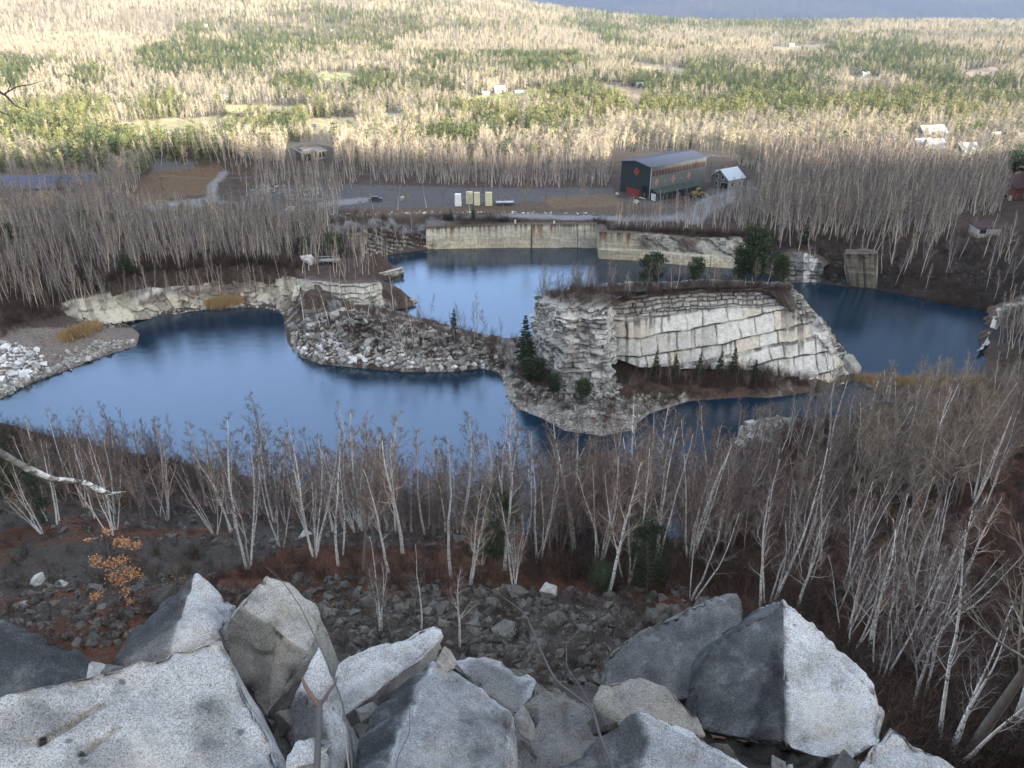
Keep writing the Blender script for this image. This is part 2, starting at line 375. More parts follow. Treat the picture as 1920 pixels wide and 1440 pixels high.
sd = Vector((math.sin(SUN_AZ)*math.cos(SUN_EL), math.cos(SUN_AZ)*math.cos(SUN_EL), math.sin(SUN_EL)))
so.rotation_euler = sd.to_track_quat('Z', 'Y').to_euler(); so.location = (0, 0, 120)
cam = bpy.data.cameras.new('camera'); co = bpy.data.objects.new('camera', cam); COL.objects.link(co); S.camera = co
co.location = CAM; co.rotation_euler = (math.pi/2 - PITCH, 0, 0); cam.sensor_width = 36; cam.lens = 36*F/1920; cam.clip_start = .1; cam.clip_end = 20000
S.view_settings.view_transform = 'Standard'; S.view_settings.look = 'None'; S.view_settings.exposure = 1.90; S.view_settings.gamma = 1
S.cycles.max_bounces = 5; S.cycles.diffuse_bounces = 2; S.cycles.glossy_bounces = 2; S.cycles.transmission_bounces = 2; S.cycles.transparent_max_bounces = 4; S.cycles.volume_bounces = 0
S.cycles.caustics_reflective = False; S.cycles.caustics_refractive = False
# ------------------------------------------------------------------ ground sheet
def blend(c, col, m): return c + (np.asarray(col)[None, :]-c)*np.clip(m, 0, 1)[:, None]
ROADS = [ # photo polylines of gravel tracks with their half widths in metres
 ([(610,425),(700,417),(800,411),(960,406),(1130,409)], 2.2), ([(1130,409),(1200,412),(1270,410),(1300,395),(1335,375),(1400,352)], 2.6), ([(1340,385),(1400,370),(1420,352)], 2.5), ([(1300,415),(1330,390),(1370,372)], 3),
 ([(395,372),(400,345),(420,325)], 1.6), ([(270,395),(340,380),(400,372)], 2.0), ([(230,420),(330,412),(440,412),(480,400)], 2.5), ([(520,400),(600,385),(680,375)], 3.0)]
def paint(x, y, z):
    px, py = proj(np.stack([x, y, z], -1)); d = np.hypot(x, y); az = np.degrees(np.arctan2(x, y))
    na = fbm(x*.9, y*.9, oct=4, seed=21); nb = fbm(x*.12, y*.12, oct=4, seed=22); nc = fbm(x*.02, y*.02, oct=3, seed=23)
    c = np.tile(np.array([.085, .064, .052]), (len(x), 1))                         # bank soil
    litter = np.array([.128, .060, .036])
    near = (d < shore_d(az)) & (y > 0)
    c = np.where(near[:, None], litter*(0.45+.75*na)[:, None], c*(.6+.8*na)[:, None])
    rub = near*sstep(.42, .58, nb + .25*((d > 22) & (d < 41)) + .16*((d > 57) & (d < 80)) - .3*((d > 42) & (d < 54)))*sstep(1420, 1240, px+180*(nb-.5))
    c = blend(c, (.068, .062, .053), rub*.9)
    # shores
    bank = (d > 70) & (d < 420) & ~near
    c = blend(c, litter, bank & (px > 1360) & (py > 775))
    isl = bank & (px > 930) & (px < 1640) & (py > 600) & (py < 830) & (y > 113 + .25*(x > 14)*(x-14))
    c = blend(c, (.105, .070, .052), isl*.85); c = blend(c, (.30, .285, .26), isl*sstep(.40, .62, na*.5+nb*.4 + .3*sstep(738, 765, py) + .3*sstep(1010, 960, px) - .08))
    spit = bank & (px > 520) & (px < 1010) & (py > 560) & (py < 720)
    c = blend(c, (.10, .072, .055), spit*.7); c = blend(c, (.30, .285, .26), spit*sstep(.5, .62, na))
    sand = bank & (px < 270) & (py > 615) & (py < 760); c = blend(c, (.24, .205, .18), sand*.8)
    dark = bank & (px > 1400) & (py > 455) & (py < 640); c = blend(c, (.045, .040, .037), dark*.9)
    yard = inpoly(px, py, [(470,352),(640,345),(900,352),(1150,352),(1150,372),(1230,378),(1290,385),(1330,352),(1420,348),(1400,378),(1320,400),(1250,410),(1000,402),(850,398),(620,412),(500,420),(430,400)])
    c = blend(c, (.115, .115, .12), yard*bank*(.6+.4*na)); 
    for P, col, a in (([(640,392),(860,388),(1140,372),(1290,395),(1200,402),(960,398),(700,408),(640,408)], (.125,.088,.060), .9), ([(1010,370),(1150,362),(1170,385),(1040,392)], (.17,.125,.08), .85),
                      ([(270,372),(400,382),(430,400),(330,402),(240,398)], (.225,.195,.115), .85), ([(300,312),(415,312),(400,362),(240,382),(205,380),(260,340)], (.16,.11,.07), .8), ([(0,365),(230,345),(170,372),(120,385),(0,395)], (.30,.20,.10), .9),
                      ([(280,300),(370,303),(360,318),(290,322)], (.12,.12,.125), .9), ([(120,428),(250,405),(300,402),(440,408),(450,425),(300,428),(150,440)], (.085,.085,.09), .9), ([(230,392),(380,372),(450,380),(300,392)], (.24,.24,.245), .9)):
        c = blend(c, col, inpoly(px, py, P)*(d > 150)*(d < 420)*a*(.75+.5*na))
    for P, hw in ROADS:
        W = np.array([hit(*p)[:2] for p in P]); q, _ = seg_dist(x, y, W, False)
        c = blend(c, np.array([.25, .25, .26]), (1-sstep(hw*.7, hw*1.15, q))*(d > 150)*.9)
    far = sstep(300, 380, d)*(y > 0)
    c = blend(c, (.235, .18, .135), far*(.9)); c = blend(c, (.27, .235, .17), far*sstep(.45, .65, nc)*.7)
    for P, col in FIELDS: c = blend(c, col, inpoly(px, py, P)*(d > 380)*(y > 0))
    mt = sstep(3400, 4300, d); mn = fbm(x*.003, y*.003, oct=5, seed=31); c = blend(c, np.array([.030, .042, .085]), mt); c = blend(c, (.045, .052, .085), mt*sstep(.45, .6, mn))  # far mountain coloured blue and dark in place of haze and cloud shadow
    return c
FIELDS = [([(310,222),(420,222),(400,250),(300,262)], (.70,.64,.48)), ([(200,230),(400,218),(480,224),(420,240),(240,252)], (.52,.44,.24)), ([(575,222),(665,220),(672,248),(590,252)], (.60,.50,.28)), ([(420,196),(575,200),(580,212),(430,210)], (.54,.46,.24)),
          ([(875,182),(1010,165),(1025,172),(960,190),(890,196)], (.42,.40,.16)), ([(1190,116),(1300,132),(1275,142),(1180,126)], (.50,.40,.26)), ([(1110,155),(1210,168),(1195,205),(1180,190),(1120,165)], (.48,.36,.24)), ([(720,212),(755,214),(750,236),(725,234)], (.60,.52,.36)),
          ([(590,135),(670,138),(655,156),(600,152)], (.45,.42,.22)), ([(1440,88),(1560,82),(1530,96),(1450,100)], (.42,.35,.24)), ([(1790,135),(1900,120),(1850,150),(1800,148)], (.42,.33,.24)), ([(1590,140),(1650,145),(1640,155),(1590,152)], (.44,.37,.25))]
def ground_mat():
    k = NT('ground', .95, .15); a = k.attr('paint').outputs['Color']; p = k.pos()
    f = k.noise(p, 2.3, 6, .7); f2 = k.noise(p, 9.0, 4, .7)
    c = k.mix(a, k.ramp(f, [(.25, .35), (.5, 1.0), (.75, 1.7)]), 1.0, 'MULTIPLY'); c = k.mix(c, k.ramp(f2, [(.3, .55), (.55, 1.0), (.8, 1.5)]), .8, 'MULTIPLY')
    k.color(c); k.bump(k.math('ADD', f, f2), .8, .25); return k.m
nA, nD = len(AZ), len(DD)
V = np.stack([GX, GY, GZ], -1).reshape(-1, 3)
i = np.arange(nA-1)[:, None]*nD; j = np.arange(nD-1)[None]
Q = np.stack([i+j, i+j+1, i+nD+j+1, i+nD+j], -1).reshape(-1, 4)[:, ::-1]
cap = len(V); V = np.concatenate([V, [[0, 0, 68.3]]]); T = np.array([[cap, (a+1)*nD, a*nD] for a in range(nA-1)])[:, ::-1]
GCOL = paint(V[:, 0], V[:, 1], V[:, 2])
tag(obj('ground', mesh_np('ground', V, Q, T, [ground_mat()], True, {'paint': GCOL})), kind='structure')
# ------------------------------------------------------------------ water
def water_mat():
    k = NT('pond_water', .06, .5); k.b.inputs['IOR'].default_value = 1.6
    p = k.pos(); big = k.noise(k.scale_vec(p, .022, .05, 1), 1.0, 4, .55, .6)
    k.color((.006, .020, .036))
    k.link(k.ramp(big, [(.40, .012), (.62, .07)]), k.b.inputs['Roughness'])
    h = k.noise(k.scale_vec(p, 2.2, 3.6, 1), 1.0, 4, .65); h2 = k.noise(k.scale_vec(p, .35, .6, 1), 1.0, 2, .5)
    k.bump(k.math('ADD', h, k.math('MULTIPLY', h2, 1.2)), .055, .5); return k.m
def sheet(name, x0, x1, y0, y1, z, m):
    return tag(obj(name, mesh_np(name, [(x0,y0,z),(x1,y0,z),(x1,y1,z),(x0,y1,z)], [(0,1,2,3)], None, [m])), kind='structure')
sheet('water', -190, 190, 62, 262, 0.0, water_mat())
# ------------------------------------------------------------------ quarried rock
def rock_mat(name='quarry_granite'):
    k = NT(name, .88, .25); a = k.attr('paint').outputs['Color']; p = k.pos()
    f = k.noise(p, 1.1, 7, .7); f2 = k.noise(p, 6, 4, .7)
    c = k.mix(a, k.ramp(f, [(.25, .55), (.5, 1.0), (.8, 1.25)]), 1.0, 'MULTIPLY'); c = k.mix(c, k.ramp(f2, [(.3, .7), (.5, 1.0), (.8, 1.2)]), 1.0, 'MULTIPLY')
    k.color(c); k.bump(k.math('ADD', f, k.math('MULTIPLY', f2, .4)), .9, .3); return k.m
ROCK = rock_mat()
def hsh(a, seed=0): return _hash(np.asarray(a, int), np.zeros(np.shape(a), int), np.zeros(np.shape(a), int), seed)
def beds(s, h, seed, row=(2.0, 3.4), joint=(2.2, 5.5), tilt=.06, warp=.5, crack=.14, hmax=40, wave=.5):
    """jointed rock: distance to the nearest joint, and a bed and block number for every point of a face"""
    r = np.random.default_rng(seed)
    hw = h - tilt*s - wave*np.sin(s/9.0+seed) + warp*(fbm(s*.22, h*.3, oct=3, seed=seed)-.5)*2
    sw = s + warp*(fbm(s*.3+50, h*.5, oct=3, seed=seed+1)-.5)*2 + .12*h
    lo = hw.min()-1; edges = [lo]
    while edges[-1] < hw.max()+1: edges.append(edges[-1] + r.uniform(*row))
    edges = np.array(edges); k = np.clip(np.searchsorted(edges, hw)-1, 0, len(edges)-2)
    dv = np.minimum(hw-edges[k], edges[k+1]-hw); below = edges[k+1]-hw
    dh = np.full(np.shape(s), 9.0); blk = np.zeros(np.shape(s), int); drip = np.full(np.shape(s), 9.0)
    for kk in np.unique(k):
        m = k == kk; js = [sw.min()-2]
        while js[-1] < sw.max()+3: js.append(js[-1] + r.uniform(*joint))
        js = np.array(js); q = np.clip(np.searchsorted(js, sw[m])-1, 0, len(js)-2)
        dh[m] = np.minimum(sw[m]-js[q], js[q+1]-sw[m]); blk[m] = kk*211+q
    return k, blk, dv, dh, below
def mixc(a, b, t): return a + (np.asarray(b)-a)*np.asarray(t)[..., None]
def style_blocks(s, h, top, seed):
    """clean pale blocks between dark joints, thin broken beds along the top"""
    k, b, dv, dh, below = beds(s, h, seed, (2.2, 3.3), (2.0, 5.2), .10, .45, wave=.7)
    k2, b2, dv2, dh2, _ = beds(s, h, seed+5, (.35, .8), (.5, 1.8), .05, .6, wave=.3)
    t = sstep(3.6, 2.6, top-h + 1.6*(fbm(s*.2, h*.2, seed=seed+3)-.5))
    off = (hsh(k, seed)-.5)*.9 + (hsh(b, seed+1)-.5)*.5; off2 = (hsh(k2, seed)-.5)*.7 + (hsh(b2, seed+1)-.5)*.7
    n = fbm(s*.8, h*.8, oct=4, seed=seed+8)-.5
    cr = np.maximum(1-sstep(.06, .26, dv), (1-sstep(.04, .20, dh))*.9)*(.35+.65*sstep(.35, .55, fbm(s*.4, h*.4, oct=3, seed=seed+15))); cr2 = np.maximum(1-sstep(.03, .16, dv2), 1-sstep(.02, .12, dh2))
    col = np.array([.68, .66, .61])*np.ones(s.shape+(3,)); col = mixc(col, (.62, .55, .43), sstep(.6, .8, hsh(b, seed+2))*.7); col = mixc(col, (.52, .50, .47), (hsh(b, seed+4) > .7)*.7)
    st = sstep(.52, .66, vnoise(s*2.2, h*.12, seed=seed+11))*sstep(.38, .6, fbm(s*.15, h*.15, seed=seed+12)); drip = st*np.exp(-below/1.1)
    col = mixc(col, (.16, .145, .125), np.clip(drip*.95 + st*.38, 0, .9)); col = mixc(col, (.07, .06, .05), cr*.92)
    c2 = np.array([.40, .385, .355])*(.65+.7*hsh(b2, seed+6))[..., None]; c2 = mixc(c2, (.06, .055, .05), cr2*.9)
    return off*(1-t) + off2*t + n*.25 - .3*np.maximum(cr*(1-t), cr2*t), col*(1-t[..., None]) + c2*t[..., None]
def style_layers(s, h, top, seed, amp=1.0, tone=(.50, .485, .45)):
    """stack of thin ragged ledges"""
    k, b, dv, dh, below = beds(s, h, seed, (.5, 1.3), (.8, 2.6), .03, .5, wave=.3)
    off = (hsh(k, seed)-.5)*1.5 + (hsh(b, seed+1)-.5)*1.1; n = fbm(s*.35, h*.35, oct=5, seed=seed+8)-.5
    cr = np.maximum(1-sstep(.04, .22, dv), (1-sstep(.03, .16, dh))*.8)*(.3+.7*sstep(.38, .58, fbm(s*.5, h*.5, oct=3, seed=seed+15)))
    col = np.array(tone)*(.72+.55*hsh(b, seed+6))[..., None]; col = mixc(col, (.30, .29, .27), sstep(.52, .7, fbm(s*.25, h*.6, seed=seed+9))*.6); col = mixc(col, (.055, .05, .045), cr*.9)
    return (off*.95 + n*3.2 - .3*cr)*amp, col
def style_rough(s, h, top, seed, amp=1.0, tone=(.36, .33, .265)):
    """blasted face of tilted lumps with soil washed over it"""
    k, b, dv, dh, below = beds(s + .5*h, h, seed, (.7, 1.9), (.8, 2.6), -.10, 1.1, wave=.8)
    off = (hsh(b, seed+1)-.5)*1.1; n = fbm(s*.25, h*.3, oct=5, seed=seed+8)-.5
    cr = np.maximum(1-sstep(.03, .17, dv), 1-sstep(.03, .15, dh))*sstep(.40, .58, fbm(s*.5, h*.5, oct=3, seed=seed+15))
    col = np.array(tone)*(.65+.75*hsh(b, seed+6))[..., None]
    soil = sstep(.50, .62, fbm(s*.16+9, h*.22, oct=4, seed=seed+9)); col = mixc(col, (.12, .092, .07), soil*.75); col = mixc(col, (.055, .05, .045), cr*.85)
    return (off*1.5 + n*3.0 - .2*cr)*amp, col
def style_sawn(s, h, top, seed):
    """flat old quarry face, rust running down from the top, pale band at the water"""
    k, b, dv, dh, below = beds(s, h, seed, (.8, 1.6), (1.2, 5.5), .0, .25, wave=.15)
    n = fbm(s*.6, h*.6, oct=4, seed=seed+8)-.5; cr = np.maximum(1-sstep(.02, .10, dv), 1-sstep(.02, .09, dh))
    col = np.array([.50, .465, .37])*(.85+.3*hsh(b, seed+6))[..., None]; col = mixc(col, (.60, .51, .34), sstep(1.9, 1.3, h)*.8*(s < 36)); col = mixc(col, (.20, .175, .14), cr*.45)
    col = mixc(col, (.36, .34, .29), sstep(.5, .7, fbm(s*.2, h*.4, seed=seed+3))*.6)
    st = sstep(.48, .70, vnoise(s*1.5, h*.10, seed=seed+11)); col = mixc(col, (.27, .115, .04), st*sstep(5.2, 1.0, top-h)*.8*sstep(.35, .6, vnoise(s*.25, h*0, seed=seed+2)))
    st2 = sstep(.5, .68, vnoise(s*2.6+33, h*.15, seed=seed+13)); col = mixc(col, (.045, .04, .035), st2*np.clip(np.exp(-(top-h)/1.0)+.15, 0, 1)*.9); col = mixc(col, (.06, .05, .04), np.exp(-(top-h)/.25)*.8)
    ver = ((np.abs(s-31.0) < .14) | (np.abs(s-44.5) < .12))*1.0; col = mixc(col, (.05, .045, .04), ver*.9)
    return n*.25 + (hsh(k, seed)-.5)*.12 - .1*ver, col
def resample(P, step):
    P = np.asarray(P, float); L = np.r_[0, np.cumsum(np.linalg.norm(np.diff(P[:, :2], axis=0), axis=1))]
    n = max(2, int(L[-1]/step)+1); t = np.linspace(0, L[-1], n); return t, L
def cliff(foot, rim, style, seed, step=.25, vstep=.25, closed=False, center=None, extra=None):
    """a rock face between its foot and its rim; returns vertices, quads, colours and the grid's size"""
    foot = np.asarray(foot, float); rim = np.asarray(rim, float)
    if closed: foot = np.concatenate([foot, foot[:1]]); rim = np.concatenate([rim, rim[:1]])
    t, L = resample(rim if not closed else foot, step); 
    ff = np.stack([np.interp(t, L, foot[:, a]) for a in range(3)], -1); rr = np.stack([np.interp(t, L, rim[:, a]) for a in range(3)], -1)
    tg = np.gradient((ff+rr)[:, :2]/2, axis=0)
    ker = np.ones(9)/9
    for a in (0, 1): tg[:, a] = np.convolve(np.pad(tg[:, a], 4, 'wrap' if closed else 'edge'), ker, 'valid')
    nn = np.stack([tg[:, 1], -tg[:, 0]], -1); nn /= np.linalg.norm(nn, axis=1, keepdims=True)+1e-9
    mid = (ff+rr)[:, :2]/2; ref = (mid - center) if center is not None else (-mid)
    sg = np.sign((nn*ref).sum(1)); sg = np.sign(sg.sum()) if center is None else np.sign(sg.sum()); nn = nn*sg
    H = (rr[:, 2]-ff[:, 2]).max(); m = max(4, int(H/vstep)+1); v = np.linspace(0, 1, m)
    P = ff[:, None]*(1-v[None, :, None]) + rr[:, None]*v[None, :, None]
    s = np.repeat(t[:, None], m, 1); h = P[..., 2]; top = np.repeat(rr[:, 2:3], m, 1)
    off, col = style(s, h, top, seed) if not extra else extra(s, h, top, seed)
    P = P.copy(); P[..., :2] += nn[:, None]*off[..., None]
    n = len(t); i = np.arange(n-1)[:, None]*m; j = np.arange(m-1)[None]; Q = np.stack([i+j, i+m+j, i+m+j+1, i+j+1], -1).reshape(-1, 4)
    if sg < 0: Q = Q[:, ::-1]
    if closed: P[-1] = P[0]; col[-1] = col[0]
    return P, Q, col, nn
def soil_col(x, y, seed=0):
    na = fbm(x*.9, y*.9, oct=4, seed=41+seed); return np.array([.10, .074, .057])*(.5+na)[..., None]
def wall_thing(name, foot, rim, style, seed, label, depth=3.0, step=.25, vstep=.25, cat='rock face', group=None, extra=None):
    """a rock face with a cap of ground running back from its rim"""
    P, Q, col, nn = cliff(foot, rim, style, seed, step, vstep, extra=extra); n, m = P.shape[:2]
    back = []; bc = []
    for a, dz in ((.25, .1), (.6, .12), (1.0, -.6)):
        b = P[:, -1].copy(); b[:, :2] -= nn*depth*a; b[:, 2] += dz + .5*(fbm(b[:, 0]*.5, b[:, 1]*.5, seed=seed)-.5); back.append(b); bc.append(soil_col(b[:, 0], b[:, 1], seed))
    V = np.concatenate([P.reshape(-1, 3)] + back); C = np.concatenate([col.reshape(-1, 3)] + bc); base = n*m
    rows = [np.arange(n)*m+m-1] + [base+k*n+np.arange(n) for k in range(3)]; q2 = []
    for a, b in zip(rows[:-1], rows[1:]): q2.append(np.stack([a[:-1], a[1:], b[1:], b[:-1]], -1))
    q2 = np.concatenate(q2); 
    o = obj(name, mesh_np(name, V, np.concatenate([Q, q2]), None, [ROCK], False, {'paint': C})); return tag(o, label, cat, group, 'thing')
# the island of granite left standing between the ponds
ISL = [((1000,640,0), (1009,553,147)), ((1014,690,1.5), (1017,566,140)), ((1060,722,2.8), (1062,578,135)), ((1142,722,2.8), (1130,582,135)), ((1152,672,4.2), (1148,566,146)),
       ((1200,690,3.6), (1200,557,149)), ((1300,690,3.2), (1300,549,150)), ((1420,692,3), (1420,545,150.5)), ((1490,716,1.0), (1490,541,151)), ((1555,722,.3), (1545,606,147.5)), ((1604,713,-.3), (1582,655,146)),
       ((1609,697,-.3), (1594,672,148)), ((1560,650,-.3), (1542,600,153)), ((1480,614,-.3), (1482,530,159)), ((1300,608,-.3), (1300,524,162)), ((1150,608,-.3), (1150,531,160)), ((1045,624,-.3), (1040,546,152))]
ifoot = np.array([U(*f) for f, r in ISL]); irim = np.array([UY(*r) for f, r in ISL]); ictr = irim[:, :2].mean(0)
def isl_style(s, h, top, seed):
    L = np.r_[0, np.cumsum(np.linalg.norm(np.diff(np.concatenate([ifoot, ifoot[:1]])[:, :2], axis=0), axis=1))]
    o1, c1 = style_blocks(s, h, top, seed); o2, c2 = style_layers(s, h, top, seed+40, .9, (.60, .585, .55)); o3, c3 = style_rough(s, h, top, seed+60, .7, (.30, .285, .26))
    a = sstep(L[4]-1.2, L[4]+1.5, s)*sstep(L[10]+2, L[10]-1, s); b = sstep(L[11]-2, L[11]+3, s); low = sstep(1.8, .6, h)*0
    a = a*(1-b); o = o1*a + o2*(1-a)*(1-b) + o3*b; c = c1*a[..., None] + c2*((1-a)*(1-b))[..., None] + c3*b[..., None]
    rub = sstep(L[8]+1.5, L[8]+5, s)*sstep(L[9]+6, L[9], s)*sstep(5.0, 3.2, top-h)*a; o = o*(1-rub) + o3*rub; c = c*(1-rub[..., None]) + c2*.85*rub[..., None]
    return o, c
P, Q, col, nn = cliff(ifoot, irim, None, 11, .2, .2, True, ictr, isl_style); n, m = P.shape[:2]
root = empty('granite_island', (float(ictr[0]), float(ictr[1]), 0)); off0 = np.array([ictr[0], ictr[1], 0])
tag(root, 'tall granite island of pale jointed blocks standing between the two quarry ponds', 'rock island')
obj('cliff_face', mesh_np('cliff_face', P.reshape(-1, 3)-off0, Q, None, [ROCK], False, {'paint': col.reshape(-1, 3)}), root)
R = P[:-1, -1]; rings = [R]; nr = len(R)
for a in (.06, .14, .26, .42, .6, .8):
    b = R*(1-a) + np.array([*ictr, 0])*a; line = np.interp(b[:, 0], [R[:, 0].min(), R[:, 0].max()], [ictr[1]-1, ictr[1]+1]); b[:, 1] = R[:, 1]*(1-a) + line*a; b[:, 0] = R[:, 0]*(1-a*.55) + ictr[0]*a*.55
    b[:, 2] = R[:, 2] + (.5+.9*(fbm(b[:, 0]*.4, b[:, 1]*.4, seed=77)-.5))*min(1, a*6) - .0*a; rings.append(b)
zc = np.interp(rings[-1][:, 0], *zip(*sorted([(float(p[0]), float(p[2])) for p in irim[[1, 5, 6, 7, 8, 10]]]))); rings[-1][:, 2] = zc+.6; rings[-2][:, 2] = (rings[-2][:, 2] + zc+.6)/2
TV = np.concatenate(rings); q = []; ii = np.arange(nr)
for k in range(len(rings)-1): q.append(np.stack([k*nr+ii, k*nr+(ii+1) % nr, (k+1)*nr+(ii+1) % nr, (k+1)*nr+ii], -1))
tc_ = soil_col(TV[:, 0], TV[:, 1], 3); edge = np.concatenate([np.full(nr, e) for e in (1, .7, .25, 0, 0, 0, 0)]); tc_ = mixc(tc_, (.33, .32, .29), np.maximum(edge, sstep(irim[8][0]-2.5, irim[8][0]-.5, TV[:, 0])*.85*(.4+.6*fbm(TV[:, 0]*1.5, TV[:, 1]*1.5, seed=8)*1.4)))
obj('top_soil', mesh_np('top_soil', TV-off0, np.concatenate(q), None, [ROCK], False, {'paint': tc_}), root)
ISL_TOP = (TV, )
def W(pts, z=None): return [U(*p) for p in pts]
wall_thing('quarry_wall', [U(799,470,-.4), U(960,467,-.4), U(1119,468,-.4)], [UY(799,429,231), UY(960,421.5,231.5), UY(1119,421,231)], style_sawn, 21, 'long flat quarry wall with rust streaks across the far side of the pond', 4, .2, .2)
wall_thing('quarry_wall', [U(1119,468,-.4), U(1123,486,-.4)], [UY(1119,421,231), UY(1123,436,219.5)], style_sawn, 25, 'narrow shaded return of rock joining the rusty wall to its stepped neighbour', 3)
def step_style(s, h, top, seed):
    o, c = style_sawn(s, h, top, seed); o2, c2 = style_rough(s, h, top, seed+3, .8, (.33, .32, .29)); a = sstep(3.3, 2.6, h + .8*np.sin(s*.3)); b = sstep(8, 14, s)*sstep(2.6, 3.4, h) 
    c = c*(1-b[..., None]) + c2*b[..., None]; return o*(1-b) + o2*b - 1.0*sstep(2.8, 3.1, h) + .8, c
wall_thing('quarry_wall', [U(1123,486,-.4), U(1200,490,-.4), U(1300,500,-.4), U(1383,505,-.4)], [UY(1123,436,219.5), UY(1200,440,219), UY(1300,448,216), UY(1390,447,214)], step_style, 27, 'stepped pale quarry wall under bare trees right of the rusty wall', 4, .22, .22)
wall_thing('quarry_wall', [U(1383,505,-.4), U(1392,500,-.4)], [UY(1390,447,214), UY(1396,444,220)], style_rough, 28, 'short end face of the stepped wall beside the young pines', 3)
LF = [(30,655,1),(95,628,1.5),(135,622,1.5),(200,608,1.2),(245,603,.6),(300,592,-.3),(385,581,-.3),(455,577,-.3),(505,578,-.3),(536,588,-.3),(556,596,.3)]
LR = [(38,604,168),(95,577,172),(135,566,174),(200,552,178),(245,540,181),(300,521,186),(385,513,190),(455,507,192),(510,512,192),(545,520,187),(566,527,184)]
def left_style(s, h, top, seed):
    o, c = style_rough(s, h, top, seed, .8, (.40, .365, .29)); o2, c2 = style_blocks(s, h, top+4, seed+2); a = sstep(24, 28, s)*sstep(44, 40, s)*sstep(3.0, 1.8, top-h)
    return o*(1-a)+o2*a, c*(1-a[..., None]) + c2*a[..., None]
wall_thing('quarry_wall', W(LF), [UY(*r) for r in LR], None, 31, 'curved tan rock bank behind the left pond, woods along its top', 4, .25, .25, extra=left_style)
wall_thing('quarry_wall', [U(*p) for p in ((545,588,0),(580,592,.5),(640,594,2.0),(680,596,2.0),(722,590,1.0))], [UY(*p) for p in ((552,522,186),(590,528,182),(640,533,179),(680,533,178.5),(716,531,179))], None, 35, 'stacked blocky ledge at the neck of the rubble spit', 5, .2, .2, extra=lambda s, h, t, sd: [a*.55 if i == 0 else a for i, a in enumerate(style_layers(s, h, t, sd, 1, (.46, .43, .36)))])
wall_thing('rock_ledge', [U(*p) for p in ((712,590,-.2),(745,579,-.2),(779,573,-.2),(778,565,-.2))], [UY(*p) for p in ((712,566,180),(745,562,182),(777,561,184),(774,556,187))], style_layers, 37, 'low flat shelf jutting into the middle pond below the blocky ledge', 6, .2, .2, 'rock ledge')
wall_thing('rock_ledge', [U(*p) for p in ((560,524,1.5),(660,530,.5),(716,526,-.2),(757,515,-.2),(754,506,-.2))], [UY(*p) for p in ((560,510,199),(660,514,200),(716,511,202),(757,503,205.5),(753,500,209))], style_layers, 39, 'pale flat rock shelf reaching into the pond from the wooded left bank', 6, .2, .2, 'rock ledge', extra=lambda s, h, t, sd: (style_layers(s, h, t, sd)[0]*.4, style_layers(s, h, t, sd)[1]*1.25))
wall_thing('granite_pillar', [U(*p) for p in ((1584,524,-.3),(1590,539,-.3),(1643,544,-.3),(1646,530,-.3))], [UY(*p) for p in ((1582,470,196),(1582,477,190),(1645,476,189),(1646,470,195))], None, 45, 'square stained granite pillar rising from the dark right shore', 6, .15, .15, 'rock pillar', extra=lambda s, h, t, sd: (style_sawn(s, h, t, sd)[0], mixc(style_sawn(s+20, h, t, sd)[1]*.85, (.14, .125, .10), sstep(.5, .62, vnoise(s*1.6, h*.1, seed=4))*.7)))
wall_thing('quarry_wall', [U(*p) for p in ((1838,660,1),(1872,610,2),(1925,600,2),(1990,600,2))], [UY(*p) for p in ((1850,640,161),(1884,572,169),(1925,560,171),(1990,558,171))], style_layers, 47, 'grey ledged outcrop at the right edge above the bare woods', 2, .25, .25)
wall_thing('rock_outcrop', [U(*p) for p in ((1470,530,0),(1500,528,0),(1520,529,0),(1545,530,.2))], [UY(*p) for p in ((1470,482,207),(1500,476,206),(1522,482,204),(1545,500,200))], None, 49, 'dark broken outcrop with a white corner between pines and pillar', 5, .25, .25, 'rock outcrop', extra=lambda s, h, t, sd: (style_layers(s, h, t, sd)[0], style_layers(s, h, t, sd)[1]*np.where((s > 5) & (s < 9), 1.0, .35)[..., None]))
# ------------------------------------------------------------------ plants: materials
def bark_birch():
    k = NT('birch_bark', .8, .2); p = k.objc(); r = k.n('ShaderNodeObjectInfo').outputs['Random']
    band = k.noise(k.scale_vec(p, 2.2, 2.2, 13), 1.0, 3, .6); pat = k.noise(p, 1.3, 3, .6)
    base = k.mix((.86, .84, .80), (.66, .62, .58), r)
    c = k.mix(base, (.07, .06, .055), k.ramp(band, [(.55, 0), (.64, .9)])); c = k.mix(c, (.20, .16, .13), k.ramp(pat, [(.55, 0), (.75, .7)]))
    k.color(c); return k.m
def twig_mat(name, thick, thin, inst=False):
    k = NT(name, .85, .15); t = k.attr('thin').outputs['Fac']; c = k.mix(thick, thin, t)
    r = k.attr('tint', 'INSTANCER').outputs['Fac'] if inst else k.n('ShaderNodeObjectInfo').outputs['Random']
    c = k.mix(c, k.ramp(r, [(0, (.62, .60, .62)), (.5, (1, 1, 1)), (1, (1.45, 1.3, 1.12))]), 1.0, 'MULTIPLY'); k.color(c); return k.m
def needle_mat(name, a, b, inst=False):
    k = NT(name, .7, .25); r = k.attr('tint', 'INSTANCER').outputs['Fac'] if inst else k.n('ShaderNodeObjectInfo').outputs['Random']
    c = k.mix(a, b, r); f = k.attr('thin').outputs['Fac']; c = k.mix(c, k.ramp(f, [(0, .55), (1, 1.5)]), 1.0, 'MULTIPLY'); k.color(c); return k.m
M_BIRCH = bark_birch()
M_GREY = plain('grey_bark', (.20, .175, .155), .9, .15, var=.35, scale=6)
M_TWIG = twig_mat('birch_twigs', (.62, .58, .54), (.150, .112, .098))
M_TWIG2 = twig_mat('grey_twigs', (.27, .24, .21), (.19, .150, .130))
M_TWIG3 = twig_mat('pale_twigs', (.38, .345, .29), (.20, .170, .135))
M_FARB = twig_mat('far_bare_twigs', (.47, .45, .385), (.36, .325, .255), True)
